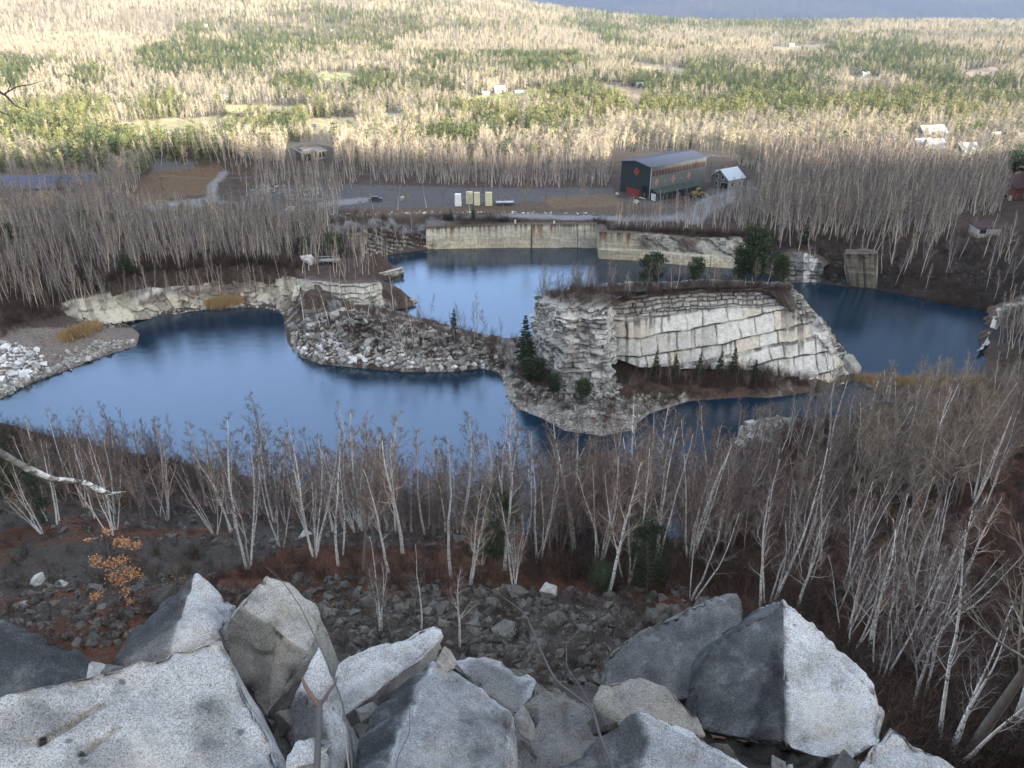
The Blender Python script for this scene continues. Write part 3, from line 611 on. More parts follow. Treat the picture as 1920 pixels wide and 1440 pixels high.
M_MIDB = twig_mat('bank_bare_twigs', (.50, .475, .44), (.165, .142, .128), True)
M_NEEDLE = needle_mat('pine_needles', (.024, .040, .017), (.045, .066, .024))
M_FARN = needle_mat('far_needles', (.036, .068, .030), (.225, .232, .09), True)
M_BRUSH = twig_mat('brush_twigs', (.105, .084, .072), (.068, .050, .043), True)
M_REED = twig_mat('reed_blades', (.36, .26, .13), (.42, .31, .17), True)
# ------------------------------------------------------------------ plants: shapes
class Tw(Tubes):
    """tubes carrying a 0..1 value per vertex"""
    def __init__(s): super().__init__(); s.A = []
    def tube(s, pts, rad, n=6, a0=0.0, a1=None):
        V, Q, T = tube(pts, rad, n); k = len(pts); a1 = a0 if a1 is None else a1
        s.add(V, Q, T); s.A.append(np.r_[np.repeat(np.linspace(a0, a1, k), n), a1])
    def blades(s, P, D, L, Wd, a):
        """thin triangles from points P along directions D"""
        P = np.asarray(P); D = np.asarray(D); n = len(P); sd = np.cross(D, rng.normal(size=(n, 3))); sd /= np.linalg.norm(sd, axis=1, keepdims=True)+1e-9
        L = np.broadcast_to(L, (n,))[:, None]; Wd = np.broadcast_to(Wd, (n,))[:, None]
        V = np.stack([P-sd*Wd*.5, P+sd*Wd*.5, P+D*L], 1).reshape(-1, 3); s.add(V, None, np.arange(3*n).reshape(-1, 3)); s.A.append(np.repeat(np.broadcast_to(a, (n,)), 3))
    def done(s, name, mats, smooth=True): return s.mesh(name, mats, smooth, {'thin': np.concatenate(s.A)})
def walk(p, d, L, n, wob, up, r):
    P = [np.array(p, float)]; d = np.array(d, float); d /= np.linalg.norm(d)
    for i in range(n):
        d = d + r.normal(size=3)*wob + np.array([0, 0, up]); d /= np.linalg.norm(d); P.append(P[-1] + d*L/n)
    return np.array(P)
def at(P, t):
    x = t*(len(P)-1); i = min(int(x), len(P)-2); return P[i] + (P[i+1]-P[i])*(x-i), (P[i+1]-P[i])/np.linalg.norm(P[i+1]-P[i])
def side(d, ang, r):
    u, v = frame(d); a = r.uniform(0, 2*math.pi); return d*math.cos(ang) + (u*math.cos(a)+v*math.sin(a))*math.sin(ang)
def bare_tree(seed, H, stems=1, r0=.09, lean=.12, prim=16, sec=5, tw=5, wide=.34, low=.3, twr=.006, sides=7, straight=.05):
    """trunk and crown of a leafless tree"""
    r = np.random.default_rng(seed); tk, cr = Tw(), Tw()
    for sidx in range(stems):
        h = H*(1 if sidx == 0 else r.uniform(.6, .95)); rr = r0*(1 if sidx == 0 else r.uniform(.55, .9)); a = r.uniform(0, 6.28)
        ln = lean*r.uniform(.3, 1) if stems == 1 else r.uniform(.06, .34)
        P = walk((.12*math.cos(a)*(stems > 1), .12*math.sin(a)*(stems > 1), -.3), (ln*math.cos(a), ln*math.sin(a), 1), h+.3, 11, straight, .05, r)
        tk.tube(P, np.linspace(rr*1.15, rr*.16, 12), sides)
        for i in range(prim):
            t = low + (1-low)*(i+r.uniform(0, .9))/prim; p, d = at(P, min(t, .985)); L1 = h*wide*(1.12-t)*r.uniform(.55, 1.15) + .25
            B = walk(p, side(d, r.uniform(.45, .95), r), L1, 6, .13, .10, r); br = max(rr*(1.1-t)*.42, .011)
            cr.tube(B, np.linspace(br, br*.25, 7), 5 if sides > 5 else 3, .12, .6)
            for j in range(sec):
                t2 = .2+.8*(j+r.random())/sec; p2, d2 = at(B, min(t2, .97)); L2 = L1*r.uniform(.25, .5)*(1.25-t2*.6)
                C = walk(p2, side(d2, r.uniform(.4, .9), r), L2, 4, .16, .08, r); cr.tube(C, np.linspace(max(br*.4, twr*1.5), twr, 5), 3, .55, .9)
                if tw:
                    ts = r.random(tw)*.8+.2; PP = []; DD_ = []
                    for q in ts: a_, b_ = at(C, q); PP.append(a_); DD_.append(side(b_, r.uniform(.35, .85), r) + np.array([0, 0, .15]))
                    DD_ = np.array(DD_); DD_ /= np.linalg.norm(DD_, axis=1, keepdims=True); cr.blades(PP, DD_, r.uniform(.35, .8, tw)*min(1, L2/1.0+.3), twr*3.2, 1.0)
    return tk, cr
def conifer(seed, H, R, layers=20, per=7, spray=11, droop=.25, base=.08, wid=.13, irr=.25, power=.85):
    r = np.random.default_rng(seed); tk, cr = Tw(), Tw(); tk.tube(np.array([[0, 0, -.3], [0, 0, H*.5], [0, 0, H*.97]]), [H*.014, H*.008, .01], 5)
    P, D, L, A, Wd = [], [], [], [], []
    for i in range(layers):
        t = base + (1-base)*(i+r.random()*.8)/layers; z = H*t; rad = R*(1-t)**power*r.uniform(1-irr, 1+irr) + .12
        for j in range(per):
            a = r.uniform(0, 6.283); l = rad*r.uniform(.6, 1.1); o = np.array([math.cos(a), math.sin(a), -droop*r.uniform(.3, 1.3) + .5*t*t]); o /= np.linalg.norm(o)
            q = np.linspace(.25, 1, spray) + r.uniform(-.05, .05, spray); pp = np.array([0, 0, z]) + o*l*q[:, None]*.85
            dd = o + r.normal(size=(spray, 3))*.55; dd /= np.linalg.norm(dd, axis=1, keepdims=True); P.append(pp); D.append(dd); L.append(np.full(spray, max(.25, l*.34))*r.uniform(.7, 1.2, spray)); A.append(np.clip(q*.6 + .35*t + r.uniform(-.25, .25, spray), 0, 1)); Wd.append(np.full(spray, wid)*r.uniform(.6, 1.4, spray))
    cr.blades(np.concatenate(P), np.concatenate(D), np.concatenate(L), np.concatenate(Wd), np.concatenate(A)); return tk, cr
def pine(seed, H, R, puffs=30, per=26, base=.35, size=.9, wid=.10):
    r = np.random.default_rng(seed); tk, cr = Tw(), Tw(); T = walk((0, 0, -.3), (r.normal()*.04, r.normal()*.04, 1), H, 6, .03, .05, r); tk.tube(T, np.linspace(H*.016, H*.004, 7), 6)
    for i in range(puffs):
        t = base + (1-base)*(i+r.random())/puffs; p, d = at(T, min(t, .98)); l = R*math.sin(math.pi*min(1, (1-t)*.75+.15))*r.uniform(.5, 1.1); o = side(np.array([0, 0, 1.0]), r.uniform(1.0, 1.5), r); e = p + o*l + np.array([0, 0, l*.2])
        tk.tube(np.array([p, (p+e)/2 + [0, 0, -.05*l], e]), [H*.004, H*.003, .01], 3)
        n = per; P = e + r.normal(size=(n, 3))*np.array([size*.45, size*.45, size*.22]); D = r.normal(size=(n, 3)) + np.array([0, 0, .45]) + o*.5; D /= np.linalg.norm(D, axis=1, keepdims=True)
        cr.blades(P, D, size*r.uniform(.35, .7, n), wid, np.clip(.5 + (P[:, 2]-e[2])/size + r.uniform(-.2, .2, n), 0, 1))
    return tk, cr
HID = {}
def protos(kind, meshes):
    c = bpy.data.collections.new(kind + '_kinds')
    for me in meshes: o = bpy.data.objects.new(kind, me); c.objects.link(o)
    names = sorted(o.name for o in c.objects); HID[kind] = c; return c
def joined(tk, cr, name, mats):
    """trunk and crown in one mesh for instances in the far woods"""
    V = np.concatenate(tk.V + cr.V); n0 = tk.n; f = lambda lst, o: [np.asarray(q)+o for q in lst]
    Qs = f(tk.Q, 0) + f(cr.Q, n0); Ts = f(tk.T, 0) + f(cr.T, n0); nq = [sum(len(q) for q in tk.Q), sum(len(q) for q in cr.Q)]; nt = [sum(len(t) for t in tk.T), sum(len(t) for t in cr.T)]
    idx = np.concatenate([np.zeros(nq[0]), np.ones(nq[1]), np.zeros(nt[0]), np.ones(nt[1])]).astype(int) if len(mats) > 1 else None
    return mesh_np(name, V, np.concatenate(Qs) if Qs else None, np.concatenate(Ts) if Ts else None, mats, False, {'thin': np.concatenate(tk.A + cr.A)}, idx)
def scatter(name, P, kind, scl, tint, seed, tilt=.05, label=None, flat=False):
    """one object of many plants nobody could count: instances of a few kinds on its points"""
    r = np.random.default_rng(seed); n = len(P); c = HID[kind]; k = len(c.objects)
    me = mesh_np(name, P); a = me.attributes.new('rot', 'FLOAT_VECTOR', 'POINT'); e = np.stack([r.normal(size=n)*tilt, r.normal(size=n)*tilt, r.uniform(0, 6.283, n)], -1).astype(np.float32); a.data.foreach_set('vector', e.ravel())
    for nm, v in (('scl', scl), ('tint', tint)): a = me.attributes.new(nm, 'FLOAT', 'POINT'); a.data.foreach_set('value', np.asarray(v, np.float32))
    a = me.attributes.new('kindno', 'INT', 'POINT'); a.data.foreach_set('value', r.integers(0, k, n).astype(np.int32))
    ng = bpy.data.node_groups.new(name, 'GeometryNodeTree'); ng.interface.new_socket('Geometry', in_out='INPUT', socket_type='NodeSocketGeometry'); ng.interface.new_socket('Geometry', in_out='OUTPUT', socket_type='NodeSocketGeometry')
    N = ng.nodes.new; gi, go = N('NodeGroupInput'), N('NodeGroupOutput'); ip = N('GeometryNodeInstanceOnPoints'); ci = N('GeometryNodeCollectionInfo'); ci.inputs['Collection'].default_value = c; ci.inputs['Separate Children'].default_value = True; ci.inputs['Reset Children'].default_value = True
    def na(nm, t): q = N('GeometryNodeInputNamedAttribute'); q.data_type = t; q.inputs['Name'].default_value = nm; return q.outputs['Attribute']
    er = N('FunctionNodeEulerToRotation'); l = ng.links.new; l(na('rot', 'FLOAT_VECTOR'), er.inputs[0]); l(er.outputs[0], ip.inputs['Rotation']); l(na('scl', 'FLOAT'), ip.inputs['Scale']); l(na('kindno', 'INT'), ip.inputs['Instance Index'])
    ip.inputs['Pick Instance'].default_value = True; l(gi.outputs[0], ip.inputs['Points']); l(ci.outputs[0], ip.inputs['Instance']); l(ip.outputs[0], go.inputs[0])
    o = obj(name, me); md = o.modifiers.new('plants', 'NODES'); md.node_group = ng; tag(o, label, None, None, 'stuff'); return o
# kinds for the far and middle woods
def mk_far_bare(sd):
    r = np.random.default_rng(sd); H = r.uniform(9, 13); tk, cr = Tw(), Tw(); T = walk((0, 0, -.5), (r.normal()*.06, r.normal()*.06, 1), H, 4, .05, .04, r); tk.tube(T, np.linspace(.15, .05, 5), 3, 0, .3)
    n = 46; ts = r.uniform(.3, 1, n)**.8; P = np.array([at(T, min(t, .98))[0] for t in ts]); D = np.array([side(np.array([0, 0, 1.0]), r.uniform(.4, 1.25), r) for _ in range(n)]); L = H*.30*(1.15-ts)*r.uniform(.6, 1.2, n)+.6
    cr.blades(P, D, L, .17, r.uniform(.3, 1, n)); n2 = 70; k = r.integers(0, n, n2); P2 = P[k] + D[k]*(L[k]*r.uniform(.3, .9, n2))[:, None]; D2 = D[k] + r.normal(size=(n2, 3))*.45 + [0, 0, .3]; D2 /= np.linalg.norm(D2, axis=1, keepdims=True)
    cr.blades(P2, D2, r.uniform(.7, 1.6, n2), .13, 1.0); return joined(tk, cr, 'far_bare_tree', [M_FARB])
protos('far_bare_tree', [mk_far_bare(100+i) for i in range(8)])
protos('far_evergreen', [joined(*conifer(200+i, 9+i % 3*1.5, 2.0+.3*(i % 2), 12, 6, 4, .25, .06, .75, .3), 'far_evergreen', [M_GREY, M_FARN]) for i in range(6)] + [joined(*pine(230+i, 12+i, 2.0, 18, 12, .25, 1.6, .5), 'far_evergreen', [M_GREY, M_FARN]) for i in range(2)])
def mk_mid_bare(sd):
    r = np.random.default_rng(sd); return joined(*bare_tree(sd, r.uniform(7.5, 11), 1 if r.random() < .75 else 2, r.uniform(.06, .10), .14, 19, 5, 4, .25, .36, .0085, 4, .045), 'bare_tree', [M_MIDB])
protos('bare_tree', [mk_mid_bare(300+i) for i in range(9)])
M_THICK = twig_mat('thicket_twigs', (.36, .31, .28), (.14, .108, .098), True)
def mk_thick(sd):
    r = np.random.default_rng(sd); return joined(*bare_tree(sd, r.uniform(8, 11), 1 if r.random() < .6 else 3, .05, .14, 20, 6, 4, .24, .2, .008, 5, .05), 'thicket', [M_THICK])
protos('thicket', [mk_thick(350+i) for i in range(6)])
def mk_brush(sd):
    r = np.random.default_rng(sd); c = Tw(); tk = Tw()
    for i in range(16):
        a = r.uniform(0, 6.28); B = walk((r.normal()*.25, r.normal()*.25, -.05), (math.cos(a)*.5, math.sin(a)*.5, 1), r.uniform(.7, 2.0), 4, .2, .03, r); c.tube(B, np.linspace(.016, .006, 5), 3, 0, .8)
        n = 7; ts = r.uniform(.25, 1, n); P = np.array([at(B, min(t, .97))[0] for t in ts]); D = np.array([side(np.array([0, 0, 1.0]), r.uniform(.3, 1.1), r) for _ in range(n)]); c.blades(P, D, r.uniform(.3, .8, n), .022, 1)
    return joined(tk, c, 'brush', [M_BRUSH])
protos('brush', [mk_brush(400+i) for i in range(6)])
def mk_reed(sd):
    r = np.random.default_rng(sd); c = Tw(); n = 40; P = np.stack([r.normal(size=n)*.5, r.normal(size=n)*.5, np.zeros(n)-.05], -1); D = np.stack([r.normal(size=n)*.2, r.normal(size=n)*.2, np.ones(n)], -1); D /= np.linalg.norm(D, axis=1, keepdims=True); c.blades(P, D, r.uniform(.7, 1.5, n), .06, r.random(n)); return joined(Tw(), c, 'reed', [M_REED])
protos('reed', [mk_reed(450+i) for i in range(3)])
# ------------------------------------------------------------------ where woods stand
def wedge(n, d0, d1, half=38, seed=0):
    r = np.random.default_rng(seed); d = np.sqrt(r.uniform(d0*d0, d1*d1, n)); a = np.radians(r.uniform(-half, half, n)); x, y = d*np.sin(a), d*np.cos(a); return np.stack([x, y, ground(x, y)], -1)
CLEAR = [ [(535,268),(630,268),(630,322),(535,322)], [(1780,405),(1925,405),(1925,470),(1780,470)], [(1875,320),(1925,320),(1925,410),(1875,410)], [(1140,285),(1335,285),(1430,330),(1420,372),(1330,400),(1140,392)], # yards, tracks, slopes of broken stone and buildings: no trees
 [(640,356),(700,346),(760,345),(900,352),(1150,352),(1155,372),(1150,385),(1300,395),(1300,345),(1420,340),(1420,370),(1350,392),(1290,412),(1120,416),(800,428),(690,438),(620,432),(640,400)],
 [(0,330),(215,326),(222,345),(180,368),(100,385),(0,385)], [(285,312),(400,308),(460,355),(470,405),(330,415),(230,400),(245,372)], [(800,420),(1130,415),(1130,470),(800,475)]]
def woods_far():
    bare, ever, bt, et, bs, es = [], [], [], [], [], []
    EV = [(480,70,110,30),(620,60,110,40),(800,75,150,30),(950,80,90,30),(1120,60,60,35),(420,110,110,50),(300,130,70,40),(560,165,60,20),(700,160,70,35),(820,150,90,40),(1000,120,80,30),(1080,180,110,32),(1240,165,70,40),(1330,150,70,40),(1450,170,120,30),(1560,110,90,30),(1700,115,140,32),(1800,150,120,25),(1650,85,100,14),(1450,45,130,14),(80,240,110,45),(150,210,60,35),(300,200,60,35),(440,235,50,30),(520,250,60,20),(250,280,170,22),(900,225,110,25),(1050,235,150,28),(1250,215,150,28),(1450,205,170,24),(1700,205,160,30),(1880,190,90,28),(780,250,70,20),(860,275,80,20),(30,130,30,50),(180,150,60,25),(720,80,60,25),(370,60,60,18),(1250,40,90,12)]
    for d0, d1, n, sc, sd in ((300, 620, 27000, .74, 1), (620, 1200, 56000, .70, 2), (1200, 2100, 50000, .85, 3), (2100, 3700, 40000, 1.2, 4)):
        P = wedge(n, d0, d1, 37, sd); r = np.random.default_rng(sd+50); px, py = proj(P); keep = np.ones(len(P), bool)
        for C in CLEAR: keep &= ~inpoly(px, py, C)
        hp = 10.5*sc*1500/np.hypot(P[:, 0], P[:, 1])
        for F_, _ in FIELDS: keep &= ~(inpoly(px, py, F_) | inpoly(px, py-hp*.5, F_))
        big = fbm(P[:, 0]*.006, P[:, 1]*.004, oct=3, seed=61); keep &= (r.random(len(P)) < np.where(d0 < 500, .95, sstep(.22, .42, big)*.5+.5)); keep &= ~((px > 1690) & (px < 1850) & (py > 245) & (py < 350) & (r.random(len(P)) < .5)); keep &= P[:, 1] > 262 + 20*(px > 900) - 40*(px > 1420)
        e = np.zeros(len(P))
        for cx, cy, rx, ry in EV: e = np.maximum(e, np.exp(-(((px-cx)/rx)**2 + ((py-cy)/ry)**2)))
        e = e*1.0 + (fbm(P[:, 0]*.016, P[:, 1]*.011, oct=4, seed=62)-.5)*1.9; pe = sstep(.02, .95, e)*.80 + .12
        pink = inpoly(px, py, [(720,85),(830,58),(1080,55),(1130,75),(1100,105),(760,105)]) | inpoly(px, py, [(0,0),(330,0),(330,60),(240,110),(0,110)]); pe = np.where(pink, pe*.12, pe); pe = np.where((py > 268) & (px > 900), pe*.25, pe)
        ise = r.random(len(P)) < pe
        s = sc*r.uniform(.55, 1.3, len(P))
        m = keep & ise; ever.append(P[m]); es.append(s[m]*.95); et.append(np.clip(.28 + .5*(fbm(P[m, 0]*.01, P[m, 1]*.01, seed=63)-.5) + .45*sstep(230, 180, np.abs(py[m]-230)*3+40)*0 + .45*np.exp(-((py[m]-225)/40)**2) + r.normal(size=m.sum())*.33, 0, 1))
        m = keep & ~ise; bare.append(P[m]); bs.append(s[m]*.9); bt.append(np.clip(.45 + 1.1*(fbm(P[m, 0]*.008, P[m, 1]*.006, seed=64)-.5) - .1*pink[m] + r.normal(size=m.sum())*.28, 0, 1))
    scatter('bare_forest', np.concatenate(bare), 'far_bare_tree', np.concatenate(bs), np.concatenate(bt), 5, .05, 'mixed bare hardwood forest covering the sunlit valley and hills')
    scatter('evergreen_forest', np.concatenate(ever), 'far_evergreen', np.concatenate(es), np.concatenate(et), 6, .04, 'green and yellow green conifer stands spread through the sunlit valley')
woods_far()
def near_mask(P):
    d = np.hypot(P[:, 0], P[:, 1]); return d < shore_d(np.degrees(np.arctan2(P[:, 0], P[:, 1])))-1
def woods_mid():
    """the grey leafless woods on the banks round the ponds"""
    P = wedge(26000, 105, 335, 38, 11); r = np.random.default_rng(12); px, py = proj(P); k = (P[:, 2] > .6) & ~near_mask(P)
    for C in CLEAR: k &= ~inpoly(px, py, C)
    sdw, _ = water_sdf(P[:, 0], P[:, 1]); k &= sdw > np.where(px < 560, 2.5, np.where((px > 790) & (px < 1400), 5.0, 1.5))
    den = np.full(len(P), .62); den = np.where((px < 640) & (py > 400), .85, den); den = np.where((px > 1450) & (py > 430) & (py < 470), 1.0, den); den = np.where((px > 1380) & (py < 455), .8, den)
    den = np.where((px > 1400) & (py > 455) & (py < 600), .10, den)                                     # dark broken slope
    den = np.where((px > 920) & (px < 1640) & (py > 560) & (py < 830), 0, den)                           # island shelf
    den = np.where((px > 520) & (px < 1010) & (py > 530) & (py < 720), .05, den)                         # spit
    den = np.where((px < 300) & (py > 585), .0, den); den = np.where((px > 600) & (px < 810) & (py > 420) & (py < 520), .22, den)
    den = np.where((px > 1630) & (py > 600), .75, den); den = np.where((px > 1595) & (px < 1870) & (py > 690) & (py < 735), .0, den)
    den = np.where((px > 520) & (px < 760) & (py > 480) & (py < 530), .22, den); den = np.where((px > 640) & (px < 1150) & (py < 352) & (py > 325), .5, den)
    den = np.where((py < 412) & (py > 345) & (px < 650) & (px > 420), .22, den); den = np.where((py < 350) & (px < 640), .35, den); den = np.where((px > 1690) & (px < 1850) & (py > 245) & (py < 350), .35, den)
    k &= r.random(len(P)) < den*(.55+.9*fbm(P[:, 0]*.06, P[:, 1]*.06, seed=13)); return P[k]
MIDW = woods_mid()
# ------------------------------------------------------------------ granite boulders at the viewpoint
def granite_mat():
    k = NT('granite', .85, .3); p = k.objc(); st = k.attr('stain').outputs['Fac']; wm = k.attr('warm').outputs['Fac']
    g1 = k.noise(p, 120, 4, .75); g2 = k.vor(p, 230, 'F1', 'Color'); sp = k.n('ShaderNodeSeparateColor'); k.link(g2, sp.inputs[0]); patch = k.noise(p, 3.2, 6, .65); pit = k.vor(p, 26)
    c = k.ramp(g1, [(.25, (.14, .14, .142)), (.42, (.34, .34, .34)), (.58, (.52, .52, .516)), (.75, (.74, .74, .735))])
    c = k.mix(c, (.055, .055, .06), k.ramp(sp.outputs[0], [(.74, 0), (.84, .55)])); c = k.mix(c, (.74, .74, .72), k.ramp(sp.outputs[1], [(.74, 0), (.86, .4)]))
    c = k.mix(c, k.ramp(patch, [(.3, .5), (.5, .92), (.7, 1.15)]), 1.0, 'MULTIPLY'); sk = k.noise(k.scale_vec(p, 6, 6, 1.1), 1.0, 5, .65); c = k.mix(c, (.075, .075, .078), k.ramp(sk, [(.52, 0), (.70, .65)]))
    big = k.noise(p, 1.4, 4, .6); c = k.mix(c, (.40, .36, .29), k.ramp(big, [(.52, 0), (.66, .35)]))
    c = k.mix(c, k.mix(c, (.50, .40, .24), 1.0, 'MULTIPLY'), k.math('MULTIPLY', wm, 1.0))
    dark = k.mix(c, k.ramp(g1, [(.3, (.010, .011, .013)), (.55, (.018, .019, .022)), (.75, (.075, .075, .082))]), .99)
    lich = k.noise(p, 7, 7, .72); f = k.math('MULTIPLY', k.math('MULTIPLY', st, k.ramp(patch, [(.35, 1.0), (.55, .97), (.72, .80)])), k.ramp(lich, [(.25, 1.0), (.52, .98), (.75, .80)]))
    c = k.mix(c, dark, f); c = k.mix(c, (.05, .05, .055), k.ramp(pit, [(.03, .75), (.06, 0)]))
    spot = k.vor(p, 4.2); c = k.mix(c, (.075, .078, .08), k.ramp(spot, [(.05, .8), (.085, 0)])); spot2 = k.vor(k.scale_vec(p, 1, 1.1, .9), 2.7); c = k.mix(c, (.50, .51, .44), k.math('MULTIPLY', k.ramp(spot2, [(.08, .6), (.17, 0)]), k.ramp(lich, [(.45, 0), (.55, 1)])))
    k.link(k.math('MULTIPLY_ADD', f, -.28) if False else k.math('SUBTRACT', .3, k.math('MULTIPLY', f, .27)), k.b.inputs['Specular IOR Level']); k.color(c); k.bump(k.math('ADD', k.math('MULTIPLY', g1, .5), lich), .55, .012); return k.m
GRAN = granite_mat()
def seg_t(P, a, b):
    d = b-a; t = np.clip(((P-a)@d)/(d@d), 0, 1); return np.linalg.norm(P-a-t[:, None]*d, axis=1), t*np.linalg.norm(d)
def boulder(name, label, vis, stain_shades=(), warm=0.0, drop=(.10, .22, -.95), target=.034, sqz=.42, grooves=(), notch=(), pits=(), dark=(), rough=1.0, seed=0, group='granite boulders heaped at the viewpoint', bev=.011):
    """a broken block of granite: hull of its corners (photo position, distance) and of the corners it stands on"""
    rm = max(r for _, _, r in vis); A = np.array([UR(x, y, rm+(r-rm)*sqz) for x, y, r in vis]); c = A.mean(0); sq = lambda q: (q[0], q[1], rm+(q[2]-rm)*sqz); B = A + np.array(drop); B[:, :2] = c[:2] + (B[:, :2]-c[:2])*.96
    bm = bmesh.new()
    for v in np.concatenate([A, B])-c: bm.verts.new(v)
    h = bmesh.ops.convex_hull(bm, input=list(bm.verts)); bmesh.ops.delete(bm, geom=list({g for g in h['geom_interior'] + h['geom_unused'] if isinstance(g, bmesh.types.BMVert) and g.is_valid}), context='VERTS')
    bmesh.ops.dissolve_limit(bm, angle_limit=math.radians(9), verts=list(bm.verts), edges=list(bm.edges))
    HE = [(np.array(e.verts[0].co), np.array(e.verts[1].co)) for e in bm.edges if e.calc_length() > .15 and len(e.link_faces) == 2 and e.calc_face_angle(0) > .35]
    bmesh.ops.bevel(bm, geom=list(bm.edges), offset=bev, segments=2, affect='EDGES', clamp_overlap=True, profile=.6); bmesh.ops.triangulate(bm, faces=list(bm.faces))
    G = [(np.array(UR(*sq(g[0])))-c, np.array(UR(*sq(g[1])))-c, g[2]) for g in grooves]; NO = [(np.array(UR(*sq(g[0])))-c, np.array(UR(*sq(g[1])))-c) for g in notch]
    for it in range(9):
        E = list(bm.edges); M = np.array([(e.verts[0].co+e.verts[1].co)/2 for e in E]); Ln = np.array([e.calc_length() for e in E]); tg = np.full(len(E), target)
        tg = np.where((M@np.array([0, sP, cP])) < -.35, target*2.2, tg)
        for a, b, rr in G: tg = np.where(seg_t(M, a, b)[0] < rr*2.6+Ln*.5, .011, tg)
        for a, b in NO: tg = np.where(seg_t(M, a, b)[0] < .06+Ln*.5, .02, tg)
        for q in pits: tg = np.where(np.linalg.norm(M-(np.array(UR(*sq(q[0])))-c), axis=1) < q[1]*1.8+Ln*.5, .012, tg)
        cut = [e for e, l, t in zip(E, Ln, tg) if l > t*1.45]
        if not cut: break
        bmesh.ops.subdivide_edges(bm, edges=cut, cuts=1); bmesh.ops.triangulate(bm, faces=[f for f in bm.faces if len(f.verts) > 3])
    bm.normal_update(); V = np.array([v.co for v in bm.verts]); N = np.array([v.normal for v in bm.verts]); X = V + seed*3.1
    d = (fbm(X[:, 0]*2.2, X[:, 1]*2.2, X[:, 2]*2.2, 3, seed)-.5)*.040 + (fbm(X[:, 0]*9, X[:, 1]*9, X[:, 2]*9, 4, seed+5)-.5)*.026
    ridge = 1-np.abs(2*fbm(X[:, 0]*3.5, X[:, 1]*3.5, X[:, 2]*3.5, 3, seed+9)-1); d = (d - .02*sstep(.82, .97, ridge))*rough
    ed = np.full(len(V), 9.0)
    for a, b in HE: ed = np.minimum(ed, seg_t(V, a, b)[0])
    ch = fbm(X[:, 0]*6, X[:, 1]*6, X[:, 2]*6, 4, seed+21); d = d - (1-sstep(.0, .075, ed))*(.020*sstep(.52, .60, ch) + .006*sstep(.40, .66, fbm(X[:, 0]*17, X[:, 1]*17, X[:, 2]*17, 3, seed+22)))
    for a, b in NO:
        q, t = seg_t(V, a, b); d = d - .022*(1-sstep(.008, .040, q))*(.5+.5*np.cos(t/.078*2*math.pi+.6*np.sin(t*9)))**2
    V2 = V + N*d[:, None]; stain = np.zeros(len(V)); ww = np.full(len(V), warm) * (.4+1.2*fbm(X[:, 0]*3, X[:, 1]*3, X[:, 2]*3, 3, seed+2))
    for dr, lo, hi, s in stain_shades:  # faces toned by direction: weathering plus painted shade on left and under sides
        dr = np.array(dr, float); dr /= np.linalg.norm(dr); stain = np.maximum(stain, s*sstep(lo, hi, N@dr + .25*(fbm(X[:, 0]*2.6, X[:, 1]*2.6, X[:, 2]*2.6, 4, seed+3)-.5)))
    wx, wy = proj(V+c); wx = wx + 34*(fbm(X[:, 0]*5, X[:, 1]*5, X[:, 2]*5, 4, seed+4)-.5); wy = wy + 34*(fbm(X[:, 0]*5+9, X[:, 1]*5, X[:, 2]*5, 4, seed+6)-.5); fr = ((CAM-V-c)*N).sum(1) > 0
    for pl, sv in dark:  # outlined tones: rock stains, plus shade painted into hollows and undersides
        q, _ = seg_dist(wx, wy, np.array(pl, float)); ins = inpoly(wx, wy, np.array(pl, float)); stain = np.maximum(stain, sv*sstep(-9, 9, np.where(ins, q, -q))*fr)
    for a, b, rr in G:
        q, t = seg_t(V, a, b); m = q < rr*1.25; dep = np.sqrt(np.maximum(rr*rr-q*q, 0)); V2 = V2 - np.array([0, -.35, .93])*(dep*m)[:, None]; ww = np.where(q < rr*1.1, .55, ww); stain = np.where((q < rr) & (t < .022), 1.0, stain)
    for q, rr, dep in pits:
        q0 = np.array(UR(*sq(q)))-c; l = np.linalg.norm(V-q0, axis=1); s_ = 1-sstep(rr*.55, rr, l); V2 = V2 - N*(s_*dep)[:, None]; stain = np.maximum(stain, s_*.8)  # sunk holes, their inner shade painted in as well
    for v, p in zip(bm.verts, V2): v.co = p
    me = bpy.data.meshes.new(name); bm.to_mesh(me); bm.free(); me.materials.append(GRAN); me.polygons.foreach_set('use_smooth', np.ones(len(me.polygons), bool))
    for k, a in (('stain', np.clip(stain, 0, 1)), ('warm', np.clip(ww, 0, 1))): me.attributes.new(k, 'FLOAT', 'POINT').data.foreach_set('value', a.astype(np.float32))
    return tag(obj('boulder', me, None, c), label, 'boulder', group)
ALL = ((0, 0, 1), -2, -1.5); LEFT = ((-1, -.25, .15), .05, .45)
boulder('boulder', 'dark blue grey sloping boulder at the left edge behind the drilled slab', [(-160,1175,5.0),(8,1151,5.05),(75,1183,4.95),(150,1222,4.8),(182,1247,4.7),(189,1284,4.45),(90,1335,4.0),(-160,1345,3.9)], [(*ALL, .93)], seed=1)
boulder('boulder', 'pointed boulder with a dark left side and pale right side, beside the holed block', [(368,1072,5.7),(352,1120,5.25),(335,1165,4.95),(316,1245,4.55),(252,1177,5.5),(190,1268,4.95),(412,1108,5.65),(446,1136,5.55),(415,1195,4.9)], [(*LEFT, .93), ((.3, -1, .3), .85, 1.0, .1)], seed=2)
boulder('boulder', 'blocky boulder with a small square hole in its brownish front and a speckled pale top', [(498,1071,5.45),(546,1087,5.55),(592,1130,5.45),(609,1166,5.3),(598,1205,5.1),(580,1225,4.75),(449,1133,4.95),(409,1192,5.1),(432,1245,5.05),(498,1348,4.95),(520,1180,4.75)], [((-.45, -.85, -.05), .45, .75, .62)], warm=.32, pits=[((482,1234,4.74), .05, .07)], seed=3)
